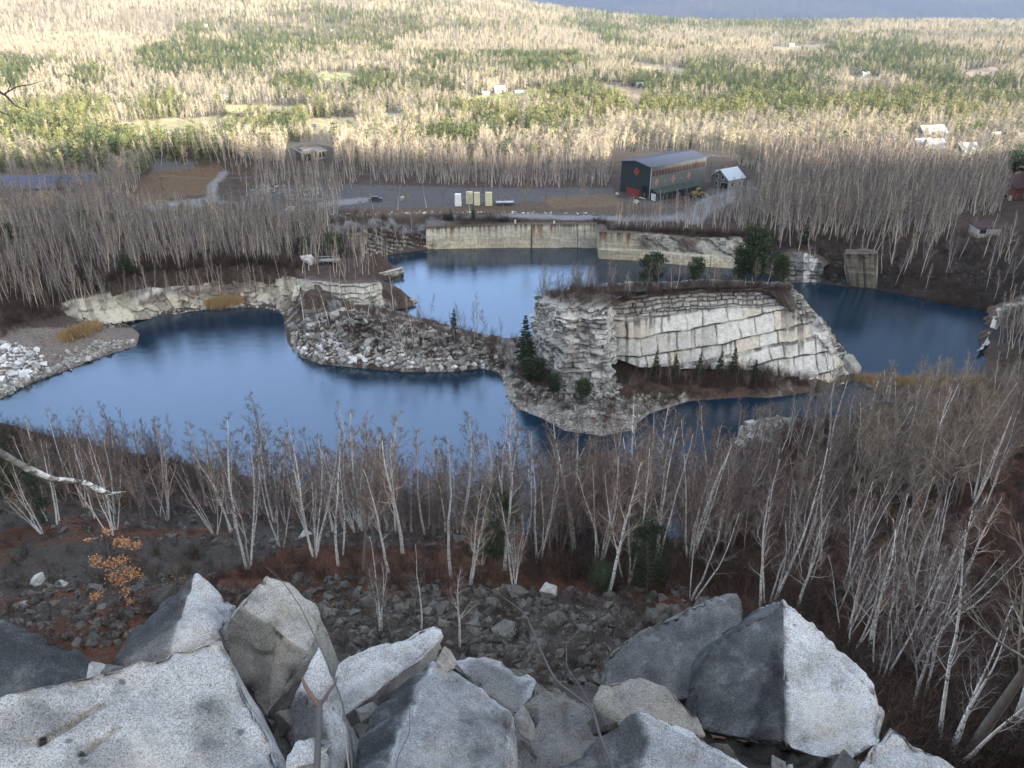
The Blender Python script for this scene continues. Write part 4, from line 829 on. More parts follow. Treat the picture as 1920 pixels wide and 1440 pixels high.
boulder('boulder', 'broad pale slab in front with two drilled half round grooves', [(-160,1345,3.35),(40,1330,3.5),(140,1284,3.72),(200,1271,3.8),(320,1231,4.02),(414,1199,4.22),(438,1238,4.08),(500,1368,3.55),(545,1450,3.25),(640,1640,2.75),(-160,1640,2.6)], [((-.6, -.2, .7), .93, .999, .35)], warm=.12, grooves=[((76,1392,3.23), (192,1322,3.50), .015), ((150,1416,3.17), (222,1370,3.36), .015)], dark=[([(360, 1330), (400, 1300), (440, 1330), (470, 1400), (480, 1450), (400, 1450), (350, 1380)], 0.38), ([(0, 1330), (85, 1322), (185, 1340), (75, 1395), (0, 1400)], 0.3), ([(90, 1450), (150, 1400), (240, 1380), (260, 1450)], 0.34)], seed=4, rough=.8)
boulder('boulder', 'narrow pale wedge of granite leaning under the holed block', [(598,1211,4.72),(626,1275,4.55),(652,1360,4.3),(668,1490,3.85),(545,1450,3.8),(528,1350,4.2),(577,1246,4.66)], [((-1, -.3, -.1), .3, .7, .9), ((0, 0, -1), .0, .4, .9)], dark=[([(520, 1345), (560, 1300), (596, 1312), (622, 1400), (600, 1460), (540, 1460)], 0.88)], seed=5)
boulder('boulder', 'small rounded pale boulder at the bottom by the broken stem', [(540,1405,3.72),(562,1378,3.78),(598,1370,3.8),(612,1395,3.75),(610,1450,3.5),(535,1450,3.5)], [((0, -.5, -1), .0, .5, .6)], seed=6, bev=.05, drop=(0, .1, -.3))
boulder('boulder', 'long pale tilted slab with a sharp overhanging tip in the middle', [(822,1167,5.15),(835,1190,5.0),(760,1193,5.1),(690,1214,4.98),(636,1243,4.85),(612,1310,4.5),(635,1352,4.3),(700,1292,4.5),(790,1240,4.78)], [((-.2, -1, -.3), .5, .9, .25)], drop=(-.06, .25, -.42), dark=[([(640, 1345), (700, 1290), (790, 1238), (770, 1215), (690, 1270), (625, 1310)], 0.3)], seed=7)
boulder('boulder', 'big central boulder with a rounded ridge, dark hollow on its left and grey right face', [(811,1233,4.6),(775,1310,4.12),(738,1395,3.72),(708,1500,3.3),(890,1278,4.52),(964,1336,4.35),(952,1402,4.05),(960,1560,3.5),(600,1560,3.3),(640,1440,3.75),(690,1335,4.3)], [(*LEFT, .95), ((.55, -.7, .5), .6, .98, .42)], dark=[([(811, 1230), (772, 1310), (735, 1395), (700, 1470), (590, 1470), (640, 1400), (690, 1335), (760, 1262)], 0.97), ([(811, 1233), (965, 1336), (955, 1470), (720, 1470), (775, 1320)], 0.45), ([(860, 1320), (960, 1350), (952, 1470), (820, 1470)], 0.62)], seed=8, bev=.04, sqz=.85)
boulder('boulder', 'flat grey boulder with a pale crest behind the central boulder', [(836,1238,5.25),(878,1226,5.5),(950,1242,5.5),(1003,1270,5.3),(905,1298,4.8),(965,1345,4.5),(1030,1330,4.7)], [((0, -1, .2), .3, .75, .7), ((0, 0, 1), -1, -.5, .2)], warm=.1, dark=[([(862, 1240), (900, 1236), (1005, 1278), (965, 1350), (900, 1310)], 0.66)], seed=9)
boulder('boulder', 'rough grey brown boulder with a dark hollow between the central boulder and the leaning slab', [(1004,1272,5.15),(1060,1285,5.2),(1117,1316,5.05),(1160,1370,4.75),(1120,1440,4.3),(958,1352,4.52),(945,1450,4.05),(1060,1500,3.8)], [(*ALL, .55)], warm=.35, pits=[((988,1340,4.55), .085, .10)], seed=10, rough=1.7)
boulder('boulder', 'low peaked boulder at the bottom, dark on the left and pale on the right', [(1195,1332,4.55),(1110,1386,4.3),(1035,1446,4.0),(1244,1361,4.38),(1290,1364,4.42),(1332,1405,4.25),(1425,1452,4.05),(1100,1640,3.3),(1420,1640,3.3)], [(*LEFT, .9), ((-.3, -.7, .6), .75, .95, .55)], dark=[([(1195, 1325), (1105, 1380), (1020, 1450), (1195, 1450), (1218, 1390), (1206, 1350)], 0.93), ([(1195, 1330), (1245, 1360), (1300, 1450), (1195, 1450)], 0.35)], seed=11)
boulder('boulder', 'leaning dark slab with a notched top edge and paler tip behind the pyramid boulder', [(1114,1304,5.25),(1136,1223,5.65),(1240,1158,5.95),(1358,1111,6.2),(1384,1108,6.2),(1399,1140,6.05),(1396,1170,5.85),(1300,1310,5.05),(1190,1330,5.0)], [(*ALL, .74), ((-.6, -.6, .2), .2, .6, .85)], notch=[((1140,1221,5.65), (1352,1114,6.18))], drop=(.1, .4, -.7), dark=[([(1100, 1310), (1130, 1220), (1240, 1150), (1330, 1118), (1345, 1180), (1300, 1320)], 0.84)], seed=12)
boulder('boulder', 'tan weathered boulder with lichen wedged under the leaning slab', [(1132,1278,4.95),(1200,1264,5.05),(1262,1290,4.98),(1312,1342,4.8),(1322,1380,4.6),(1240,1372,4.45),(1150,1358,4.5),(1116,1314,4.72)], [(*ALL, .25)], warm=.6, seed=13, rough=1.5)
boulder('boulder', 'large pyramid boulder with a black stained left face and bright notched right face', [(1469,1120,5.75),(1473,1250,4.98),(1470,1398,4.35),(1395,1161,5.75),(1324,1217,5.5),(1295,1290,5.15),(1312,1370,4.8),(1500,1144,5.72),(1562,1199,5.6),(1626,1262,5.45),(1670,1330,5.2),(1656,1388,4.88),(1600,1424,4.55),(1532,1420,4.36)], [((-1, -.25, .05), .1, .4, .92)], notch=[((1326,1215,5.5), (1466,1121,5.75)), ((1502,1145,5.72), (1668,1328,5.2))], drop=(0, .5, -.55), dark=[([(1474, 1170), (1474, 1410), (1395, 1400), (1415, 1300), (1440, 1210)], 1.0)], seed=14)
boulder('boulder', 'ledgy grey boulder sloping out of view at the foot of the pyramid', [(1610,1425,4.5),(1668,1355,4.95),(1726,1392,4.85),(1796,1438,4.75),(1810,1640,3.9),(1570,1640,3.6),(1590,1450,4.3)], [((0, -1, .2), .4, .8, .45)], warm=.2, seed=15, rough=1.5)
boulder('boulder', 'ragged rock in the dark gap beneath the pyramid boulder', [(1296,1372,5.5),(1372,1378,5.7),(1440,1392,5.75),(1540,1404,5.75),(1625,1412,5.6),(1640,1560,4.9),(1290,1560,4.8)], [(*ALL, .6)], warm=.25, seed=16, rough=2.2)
# ------------------------------------------------------------------ quarry waste: loose blocks
def stone_mat(name, c, inst):
    k = NT(name, .9, .2); r = k.attr('tint', 'INSTANCER').outputs['Fac'] if inst else k.n('ShaderNodeObjectInfo').outputs['Random']; p = k.objc()
    f = k.noise(p, 2.6, 6, .7); f2 = k.noise(p, 14, 4, .7); col = k.mix(tuple(x*.58 for x in c), tuple(min(.85, x*1.4) for x in c), r); col = k.mix(col, k.ramp(f, [(.3, .5), (.5, 1.0), (.75, 1.35)]), 1.0, 'MULTIPLY'); col = k.mix(col, k.ramp(f2, [(.3, .7), (.55, 1.0), (.8, 1.2)]), 1.0, 'MULTIPLY')
    k.color(col); k.bump(k.math('ADD', f, k.math('MULTIPLY', f2, .3)), .6, .08); return k.m
def stone_mesh(sd, mat, flat=.62):
    r = np.random.default_rng(sd); bm = bmesh.new(); P = r.uniform(-1, 1, (15, 3)); P /= np.maximum(np.abs(P).max(1, keepdims=True), .01)**.75; P *= np.array([.5, .5*r.uniform(.6, 1), .5*flat*r.uniform(.7, 1.3)])
    for p in P: bm.verts.new(p)
    h = bmesh.ops.convex_hull(bm, input=list(bm.verts)); bmesh.ops.delete(bm, geom=list({g for g in h['geom_interior']+h['geom_unused'] if isinstance(g, bmesh.types.BMVert) and g.is_valid}), context='VERTS')
    bmesh.ops.dissolve_limit(bm, angle_limit=math.radians(14), verts=list(bm.verts), edges=list(bm.edges)); bmesh.ops.bevel(bm, geom=list(bm.edges), offset=.022, segments=1, affect='EDGES', clamp_overlap=True); bmesh.ops.triangulate(bm, faces=list(bm.faces)); bmesh.ops.subdivide_edges(bm, edges=[e for e in bm.edges if e.calc_length() > .18], cuts=2); bmesh.ops.triangulate(bm, faces=list(bm.faces))
    for v in bm.verts: v.co += Vector(mnoise.noise_vector(v.co*4+Vector((sd, 0, 0))))*.028
    me = bpy.data.meshes.new('stone'); bm.to_mesh(me); bm.free(); me.materials.append(mat); return me
ST = {}
for nm, c in (('dark', (.105, .098, .087)), ('grey', (.335, .325, .30)), ('white', (.70, .69, .665))):
    m0 = stone_mat(nm + '_stone', c, False); m1 = stone_mat(nm + '_rubble', c, True); ms = [stone_mesh(600+i, m0) for i in range(8)]; ST[nm] = ms
    p = []
    for q in ms: q2 = q.copy(); q2.materials.clear(); q2.materials.append(m1); p.append(q2)
    protos(nm + '_stones', p)
NST = [0]
def stone(P, size, kind, label, group, sink=.25):
    o = obj('stone', ST[kind][rng.integers(0, 8)], None, (P[0], P[1], P[2] + size*(.31-sink))); s = size*rng.uniform(.8, 1.2, 3); o.scale = s; o.rotation_euler = (rng.normal()*.45, rng.normal()*.45, rng.uniform(0, 6.28)); tag(o, label, 'stone', group); NST[0] += 1; return o
def spots(poly, n, seed):
    """random ground points seen inside a photo outline"""
    r = np.random.default_rng(seed); A = np.array(poly, float); out = []
    while len(out) < n:
        p = r.uniform(A.min(0), A.max(0))
        if inpoly(np.array([p[0]]), np.array([p[1]]), A)[0]:
            h = hit(*p)
            if h is not None: out.append(h)
    return np.array(out)
TAL = [(0,1085),(330,1080),(430,1110),(620,1085),(900,1095),(1050,1110),(1290,1105),(1330,1150),(1110,1300),(840,1260),(640,1230),(330,1250),(0,1180)]
for h in spots(TAL, 125, 71): stone(h, rng.choice([.6, .8, 1.0, 1.3, 1.7], p=[.3, .3, .2, .13, .07]), 'dark', 'dark angular waste block on the steep slope below the boulders', 'waste blocks on the slope')
for px, py, s, l in ((68,1095,1.25,'pale flat block on the slope at the left edge, above the dark boulder'),(45,1140,1.2,'tilted pale block on the slope just above the dark left boulder'),(115,1100,1.3,'broad grey block right of the pale flat one on the left slope'),(1030,1125,1.4,'large grey block among leaf litter right of the clustered birches'),(575,1010,1.5,'pale block under the birch clump on the upper slope'),(400,1085,.9,'grey block peeping above the pointed boulder')): stone(hit(px, py), s, 'grey', l, None, .15)
BEN = [(60,965),(380,950),(640,955),(720,985),(860,1005),(1100,1010),(1290,1020),(1290,1060),(1100,1060),(800,1030),(560,1030),(300,1020),(60,1010)]
for h in spots(BEN, 55, 73): stone(h, rng.uniform(.6, 1.5), 'dark', 'grey waste block on the bench between the birches', 'waste blocks on the bench')
SPF = [(548,610),(600,600),(700,598),(780,612),(860,635),(935,660),(940,690),(850,694),(760,694),(680,686),(605,680),(562,665),(545,640)]
for h in spots(SPF, 50, 74): stone(h, rng.choice([1.0, 1.5, 2.2, 3.0], p=[.35, .35, .2, .1]), 'grey', 'pale block on the rubble spit between the ponds', 'blocks on the rubble spit')
WH = [(-10,650),(20,645),(80,655),(85,685),(62,712),(-10,735)]
for h in spots(WH, 34, 75): stone(h, rng.uniform(.9, 2.3), 'white', 'fresh white block in the tip at the left shore', 'white blocks at the left shore', .1)
for h in spots([(95,690),(90,668),(190,640),(255,640),(240,655),(140,690)], 16, 76): stone(h, rng.uniform(.8, 2.0), 'grey', 'grey block along the low sandy shore on the left', 'blocks on the sandy shore')
for x, y, s in ((103,697,1.3),(75,706,.8),(133,694,.6)): o = stone(U(x, y, .1), s, 'white', 'white block lying in the shallows off the left shore', 'blocks in the shallows')
def rubble(name, poly, n, lo, hi, kind, seed, label, up=.0):
    P = spots(poly, n, seed); r = np.random.default_rng(seed+1); P[:, 2] += up; scatter(name, P, kind+'_stones', r.uniform(0, 1, n)**2.2*(hi-lo)+lo, r.random(n), seed+2, .6, label)
rubble('slope_rubble', TAL, 2300, .22, .95, 'dark', 81, 'loose dark rubble covering the slope below the boulders'); rubble('bench_rubble', BEN, 900, .25, 1.0, 'dark', 82, 'loose grey rubble on the bench among birches')
rubble('spit_rubble', SPF, 1150, .35, 1.6, 'grey', 83, 'broken pale stone heaped along the spit between the ponds')
ISF = [(905,692),(935,690),(990,720),(1050,735),(1160,742),(1230,745),(1290,742),(1270,752),(1215,772),(1192,792),(1200,806),(1130,816),(1060,807),(1015,783),(972,764),(951,744),(944,715)]
rubble('shore_rubble', ISF, 1200, .25, 1.15, 'grey', 84, 'grey broken stone along the shore under the granite island')
rubble('tower_rubble', [(1045,705),(1140,690),(1165,735),(1160,748),(1080,750),(1040,735)], 380, .5, 1.7, 'grey', 85, 'pale fallen stone at the foot of the island tower', .5)
rubble('left_shore_rubble', [(0,720),(60,700),(100,690),(190,645),(255,640),(200,662),(130,690),(62,715),(20,738),(0,745)], 720, .3, 1.5, 'grey', 86, 'stones along the left shore')
rubble('far_bank_rubble', [(650,438),(795,430),(800,466),(740,474),(700,480),(660,470)], 420, .4, 1.5, 'grey', 87, 'dark broken stone on the bank left of the rusty wall')
rubble('right_bank_rubble', [(1410,470),(1580,470),(1585,535),(1480,522),(1410,508)], 420, .4, 1.5, 'dark', 88, 'dark broken stone on the right bank by the pillar'); rubble('right_slope_rubble', [(1650,480),(1880,470),(1890,570),(1800,565),(1650,542)], 480, .3, 1.1, 'dark', 89, 'dark stones over the steep right bank')
rubble('cliff_foot_rubble', [(120,606),(240,590),(300,586),(450,573),(540,575),(545,600),(520,585),(300,596),(235,612),(140,632)], 300, .3, 1.1, 'grey', 90, 'stones at the foot of the tan bank'); rubble('track_stones', [(480,345),(600,352),(640,385),(560,380),(470,362)], 260, .4, 1.2, 'grey', 91, 'pale stones edging the yard beside the track')
rubble('road_edge_stones', [(620,402),(800,397),(1120,400),(1120,403),(800,401),(620,407)], 120, .3, .8, 'white', 92, 'small white stones lining the gravel road')
rubble('front_pond_rubble', [(1382,836),(1392,806),(1425,788),(1465,790),(1462,835),(1410,850)], 260, .5, 2.4, 'grey', 93, 'pale grey rock pile in the near corner of the pond')

for x, y, sz in ((1352,1408,.17),(1372,1432,.11),(1462,1432,.13),(1478,1440,.09),(1592,1438,.2),(985,1352,.16),(1130,1352,.14),(1310,1395,.15),(528,1352,.16),(520,1400,.2),(690,1338,.12),(612,1425,.14),(830,1236,.14),(196,1268,.2),(178,1262,.15)):
    P = UR(x, y, 5.1 if x > 1200 else 4.5); stone(P - np.array([0, 0, sz*.2]), sz, 'dark' if rng.random() < .6 else 'grey', 'small broken stone wedged between the viewpoint boulders', 'stones between the boulders')

# tip and shoreline
rubble('white_tip_rubble', WH, 260, .35, 1.2, 'white', 94, 'fresh white rubble in the tip at the left shore'); rubble('pale_spit_rubble', [(548,625),(600,625),(640,650),(720,660),(800,668),(880,680),(935,690),(850,694),(760,694),(680,686),(605,680),(562,665)], 330, .4, 1.5, 'white', 95, 'pale broken stone along the waterline of the spit')
o = stone(U(1594, 704, 0), 1, 'grey', 'tall pale block standing at the right tip of the island', None, 0); o.scale = (4.4, 3.2, 9.5); o.rotation_euler = (.08, -.14, .3); o.location.z = 2.2
o = stone(U(1508, 712, .5), 1, 'grey', 'squarish pale block at the right foot of the island wall', None, 0); o.scale = (5.2, 3.2, 6.0); o.rotation_euler = (0, .05, .2); o.location.z = 1.6
# ------------------------------------------------------------------ leafless trees near the viewpoint
def proto_tree(i, stems, twig, bark, **k):
    tk, cr = bare_tree(700+i, 10, stems, **k); return tk.done('trunk', [bark]), cr.done('branches', [twig])
NEAR1 = [proto_tree(i, 1, M_TWIG if i % 3 else M_TWIG2, M_BIRCH if i % 4 else M_GREY, r0=.085+.02*(i % 3), prim=20, sec=6, tw=6, wide=.26+.04*(i % 3), low=.30+.05*(i % 2), twr=.0055) for i in range(8)]
NEARM = [proto_tree(20+i, 3+i % 3, M_TWIG, M_BIRCH, r0=.075, prim=13, sec=6, tw=5, wide=.24, low=.33, twr=.0055) for i in range(9)]
NEARB = [proto_tree(40+i, 1, M_TWIG3, M_GREY, r0=.12, prim=24, sec=6, tw=5, wide=.34, low=.30, twr=.007) for i in range(3)]
def plant(name, label, cat, group, P, meshes, scale, rz, tilt=(0, 0)):
    r = empty(name, tuple(map(float, P)), rz); r.scale = (scale,)*3; r.rotation_euler = (tilt[0], tilt[1], rz); tag(r, label, cat, group)
    for m in meshes: obj(m.name.split('.')[0], m, r)
    return r
def tree_at(px, py, top, protos_, i, label, group=None, name='birch_tree', tilt=(0, 0)):
    P = hit(px, py)
    if P is None: return None
    d = P[1]; a = PITCH - math.atan((720-top)/F); Ht = 70 - d*math.tan(a) - P[2]; return plant(name, label, 'tree', group, P, protos_[i % len(protos_)], max(.25, Ht/10.2), rng.uniform(0, 6.28), tilt)
HERO = [ # foot of the tree in the photo, top, stems, what it stands by
 (466,1066,770,'m','white birch clump fanning out above the pointed boulder'),(517,952,752,'b','tall white tree with a fan crown against the pond, behind the birch clump'),(272,978,800,'b','straight white birch left of the orange oak sapling, against the water'),(592,1036,805,'m','slim birch group right of the white clump'),(680,1070,812,'s','white birch leaning right between the clump and the middle thicket'),(755,1042,812,'s','forked white birch standing alone before bright water'),
 (880,1098,875,'m','dense cluster of white birch stems beside the dark hemlock'),(903,1062,872,'m','birch cluster behind the dense stems next to the hemlock'),(962,1110,935,'m','pair of slender birches right of the hemlock'),(1140,1116,850,'s','tall white birch rising left of the bushy hemlock'),(1232,1000,788,'b','silver tree with an upswept crown against the island shore'),(1357,985,745,'b','broad crowned bare tree before the dark corner of the pond'),(1297,1128,900,'m','white birches just above the notched leaning slab'),
 (1440,1140,846,'m','white birch stems rising behind the pyramid boulder'),(1582,1205,992,'m','grey many stemmed tree on the slope right of the pyramid'),(1692,1225,930,'m','white birch with forked trunks on the right slope'),(1775,1432,985,'m','large white birch clump at the lower right corner'),(1808,1432,690,'b','tall yellowish tree with a thick leaning trunk at the right edge'),(1888,1385,880,'s','straight spotted birch at the right edge'),(712,1192,1012,'m','small birch with thin stems over the waste slope, left of the slab tip'),(735,1205,1040,'s','single thin birch beside the small one on the waste slope'),(862,1216,1062,'s','crooked birch growing from the waste blocks behind the central boulder'),(790,1182,1015,'s','thin birch on the waste slope left of the crooked one'),(1740,660+330,700,'b','round crowned bare tree on the right in front of the dark water')]
MT = [proto_tree(60+i, 1+(i % 4 == 3), M_TWIG2 if i % 3 else M_TWIG3, M_GREY if i % 2 else M_BIRCH, r0=.085, prim=17, sec=5, tw=4, wide=.27, low=.28, twr=.012, sides=5) for i in range(6)]
kind = {'m': NEARM, 's': NEAR1, 'b': NEARB}
for i, (px, py, top, k, l) in enumerate(HERO): tree_at(px, py, top, kind[k], i, l, None, 'birch_tree' if k != 'b' else 'bare_tree', (0, .06*(i % 3-1)))
def near_woods(poly, n, seed, h0, h1, label, group, multi=.35, mind=1.6, only=None):
    r = np.random.default_rng(seed); got = []; k = 0
    P = wedge(6000, 14, 128, 36, seed); P = P[near_mask(P)]; px, py = proj(P); P = P[inpoly(px, py, np.array(poly, float))]
    for p in P:
        if len(got) >= n: break
        if p[2] < .5 or any((p[0]-q[0])**2 + (p[1]-q[1])**2 < mind**2 for q in got): continue
        got.append(p); pr = NEARM if r.random() < multi else (NEARB if r.random() < .15 else NEAR1); pr = only if only and r.random() < .65 else pr
        plant('birch_tree', label, 'tree', group, p, pr[r.integers(0, len(pr))], r.uniform(h0, h1)/10.2, r.uniform(0, 6.28), (r.normal()*.06, r.normal()*.06))
near_woods([(1080,985),(1500,985),(1640,900),(1930,800),(1930,1160),(1700,1230),(1420,1160),(1300,1130),(1080,1110)], 74, 21, 6, 11.5, 'pale bare birch in the dense stand on the brown right slope', 'birches on the right slope')
near_woods([(1560,1150),(1930,1100),(1930,1450),(1830,1450),(1700,1370),(1600,1260)], 16, 22, 6, 10, 'pale bare birch on the steep slope right of the pyramid boulder', 'birches right of the pyramid')
near_woods([(0,905),(400,925),(700,975),(1090,1000),(1090,1100),(880,1090),(700,1075),(400,1010),(0,1000)], 66, 23, 8.5, 13, 'slim bare birch on the bench above the pond', 'birches on the bench', .3, 1.8)
near_woods([(0,830),(350,880),(700,970),(1000,1010),(1300,1012),(1500,990),(1500,940),(1640,800),(1930,690),(1930,860),(1600,960),(1100,1040),(700,1010),(300,950),(0,930)], 84, 24, 11, 16, 'bare tree on the hidden bank at the water, only its crown showing', 'trees on the near shore', .12, 1.7)
_P = wedge(9000, 60, 130, 36, 77); _x, _y = proj(_P); _P = _P[inpoly(_x, _y, np.array([(-20,800),(350,860),(700,960),(1000,1005),(1300,1008),(1480,990),(1520,930),(1650,800),(1930,690),(1930,900),(1600,970),(1100,1030),(700,1000),(300,955),(-20,940)], float)) & (_P[:, 2] > .4)][:700]
_r = np.random.default_rng(78); scatter('shore_thicket', _P, 'thicket', _r.uniform(.45, 1.0, len(_P)), _r.random(len(_P)), 79, .08, 'thicket of thin purple brown saplings along the near shore')
near_woods([(1400,860),(1450,810),(1540,785),(1700,770),(1700,860),(1480,960)], 26, 27, 5, 10, 'thin bare tree on the low corner behind the rock pile', 'trees on the low corner', .1, 1.8)
near_woods([(1480,1000),(1480,880),(1560,800),(1700,740),(1930,680),(1930,1000),(1700,1010)], 70, 25, 10.5, 16, 'tall round crowned bare tree on the low ground before the right pond', 'tall trees before the right pond', .05, 2.6, NEARB)
for px, py, top, p in ((700,392,352,0),(735,394,350,1),(746,396,340,2),(762,392,345,3),(800,392,345,4),(832,391,346,5),(945,396,340,1),(986,392,312,2),(1024,396,345,3),(1092,384,322,4),(1100,383,330,5),(680,402,352,1),(614,424,362,2),(632,412,370,3),(880,398,350,4),(1060,392,350,5),(560,470,395,1),(590,466,392,3)): tree_at(px, py, top, MT if top > 335 else NEARB, p, 'thin bare tree standing alone in or beside the gravel yard', 'lone trees of the yard', 'bare_tree')
# the biggest of the middle woods as trees of their own, the rest as one stand
_d = np.hypot(MIDW[:, 0], MIDW[:, 1]); _o = np.argsort(_d); NI = 8
for p in MIDW[_o[:NI]]:
    px, py = proj(p); lab, g = ('grey bare tree on the low ground right of the reed strip', 'trees right of the reeds') if px > 1500 else (('bare tree in the wood along the left bank', 'trees on the left bank') if px < 560 else ('thin bare tree on the stony neck between ponds', 'trees on the neck'))
    plant('bare_tree', lab, 'tree', g, p, MT[rng.integers(0, 6)], rng.uniform(.75, 1.15), rng.uniform(0, 6.28))
_r = np.random.default_rng(5); MR = MIDW[_o[NI:]]; scatter('bare_woodland', MR, 'bare_tree', _r.uniform(.6, 1.0, len(MR))*np.where((proj(MR)[0] > 1420) & (MR[:, 1] > 190), 1.4, 1.0), _r.random(len(MR)), 3, .05, 'grey leafless woods along the banks and round the yard')
print('mid', len(MR))
# ------------------------------------------------------------------ evergreens one can tell apart
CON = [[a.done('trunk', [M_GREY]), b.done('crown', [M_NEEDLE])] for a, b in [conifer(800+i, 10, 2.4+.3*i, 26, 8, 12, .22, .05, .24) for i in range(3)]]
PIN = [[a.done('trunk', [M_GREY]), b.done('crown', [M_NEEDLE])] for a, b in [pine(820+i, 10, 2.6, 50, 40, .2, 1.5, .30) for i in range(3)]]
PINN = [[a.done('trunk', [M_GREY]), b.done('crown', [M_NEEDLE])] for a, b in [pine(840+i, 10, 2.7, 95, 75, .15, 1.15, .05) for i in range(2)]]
def ever(px, py, top, k, l, wide=1.0, y=None, P=None, name='evergreen_tree', g=None):
    P = (hit(px, py) if y is None else UY(px, py, y)) if P is None else P; d = P[1]; a = PITCH - math.atan((720-top)/F); H = 70 - d*math.tan(a) - P[2]
    o = plant(name, l, 'evergreen', g, P, (CON[rng.integers(0, 3)] if k == 'c' else (PINN[rng.integers(0, 2)] if P[1] < 112 else PIN[rng.integers(0, 3)])), H/10, rng.uniform(0, 6.28)); o.scale = (H/10*wide, H/10*wide, H/10); return o
ever(932,1068,925,'p','dark hemlock beside the dense white birch cluster',.75); ever(1212,1112,985,'p','bushy dark hemlock between birches right of the middle',.85); ever(1128,1112,1062,'p','low round evergreen bush left of the bushy hemlock',1.6,name='evergreen_bush')
ever(-4,1000,735,'p','yellowish pine cut off by the left edge above the white limb',.7); ever(75,985,870,'p','dark green young pine beside the left edge',.8); ever(985,684,592,'c','dark spruce at the end of the spit beside the island tower'); ever(990,700,640,'c','small dark spruce below the spruce by the tower',1.2); ever(852,622,578,'c','pale thin spruce on top of the rubble spit',.8)
ever(1095,748,715,'p','round pine bush at the foot of the island tower',1.7,name='evergreen_bush'); ever(1040,740,705,'p','dark bush left of the tower foot',1.3,name='evergreen_bush'); ever(1000,720,672,'p','dark green shrubby pine in the hollow left of the tower',1.4,name='evergreen_bush')
for i, (x, b, t) in enumerate(((1228,690,645),(1265,692,650),(1310,692,648),(1348,692,646),(1373,690,638),(1412,708,662),(1530,722,702))): ever(x, b+15, t+13, 'c', ('leftmost of the young spruces before the pale island wall','second young spruce from the left before the pale island wall','third young spruce before the pale island wall','young spruce left of the tallest one before the island wall','tallest young spruce before the pale island wall','dark spruce at the right foot of the island wall','low evergreen at the lowest corner of the island')[i], 1.05, )
ist = lambda x, y: UY(x, y, 154)
for x, b, t, k, l, wd in ((1220,538,478,'p','leafy pine left on the island top',1.2),(1302,532,486,'p','small pine in the middle of the island top',1.1),(1408,534,436,'p','tallest pine on the island top',.85),(1460,536,482,'p','dense pine at the right end of the island top',.95),(1385,532,470,'p','slim pine leaning on the tallest pine of the island',.8)): ever(x, b, t, k, l, wd, P=ist(x, b))
for x, b, t, k, l, wd in ((846,424,392,'c','pale spruce at the left on the rusty wall top',1.3),(888,422,388,'c','dark spruce on the rusty wall top',1.4),(242,522,486,'p','dark round pine on the tan bank',1.6),(625,480,440,'p','green pine on the left bank before the road',1.5),(570,478,446,'p','dull green pine left on the bank by the white block',1.3),(1508,458,408,'c','green spruce above the right bank',1.1),(1898,335,288,'p','big dark pine by the white houses at the right',2.0),(1858,335,292,'p','olive round pine left of the big dark one',1.8),(650,312,282,'c','dark spruce behind the ruin',1.2),(862,302,268,'c','dark spruce in the shaded wood behind the slabs',1.2),(900,300,270,'c','second dark spruce in the shaded wood behind the slabs',1.2),(430,290,262,'c','lone spruce left of the ruin',1.2),(320,285,255,'c','lone spruce before the pale field',1.2),(215,425,400,'p','dull pine at the left of the track',1.8),(160,432,398,'p','olive pine in the left wood',1.5),(15,470,420,'p','dark pine at the left edge of the wood',1.6)): ever(x, b, t, k, l, wd)
# bare saplings on the island top and the spit
for i in range(58):
    x = rng.uniform(1015, 1125) if i < 36 else rng.uniform(1140, 1470); P = UY(x, 560-.055*(x-1010)+rng.uniform(-12, 3), rng.uniform(148, 156)); P[2] -= .4; plant('bare_sapling', 'thin bare sapling on top of the granite island', 'sapling', 'saplings on the island', P, MT[rng.integers(0, 6)], rng.uniform(.35, .75), rng.uniform(0, 6.28))
for i in range(16):
    P = hit(rng.uniform(760, 960), rng.uniform(622, 660)); plant('bare_sapling', 'thin bare sapling along the crest of the rubble spit', 'sapling', 'saplings on the spit', P, MT[rng.integers(0, 6)], rng.uniform(.25, .55), rng.uniform(0, 6.28))
for x, y, t in ((690,600,525),(600,615,540),(618,610,530),(660,620,545),(570,600,525),(640,560,500)): tree_at(x, y, t, MT, int(x), 'bare tree on the left end of the rubble spit', 'trees on the spit', 'bare_tree')
# ------------------------------------------------------------------ undergrowth
def brush(name, poly, n, lo, hi, seed, label, kind='brush', pts=None):
    P = spots(poly, n, seed) if pts is None else pts; r = np.random.default_rng(seed); scatter(name, P, kind, r.uniform(lo, hi, len(P)), r.random(len(P)), seed, .15, label)
def brush_world(name, poly, n, d0, d1, lo, hi, seed, label): brush(name, poly, n, lo, hi, seed, label)
brush_world('undergrowth', [(1000,1000),(1500,960),(1930,680),(1930,1450),(1560,1450),(1300,1120),(1000,1090)], 2300, 12, 150, .45, 1.4, 31, 'dark brown brush filling the right slope under birches')
brush_world('bench_undergrowth', [(0,840),(500,900),(1000,1000),(1000,1110),(0,1110)], 520, 30, 120, .35, 1.0, 32, 'dark brown brush along the bench and near shore')
brush_world('slope_undergrowth', [(0,1080),(1300,1080),(1300,1300),(0,1300)], 330, 16, 45, .35, .9, 33, 'thin brush between the waste blocks')
brush_world('bank_undergrowth', [(0,400),(700,400),(800,440),(1400,440),(1930,440),(1930,640),(1650,545),(1400,505),(1100,462),(700,470),(540,520),(300,520),(0,640)], 3800, 150, 260, .6, 1.5, 34, 'grey brown brush on the far banks')
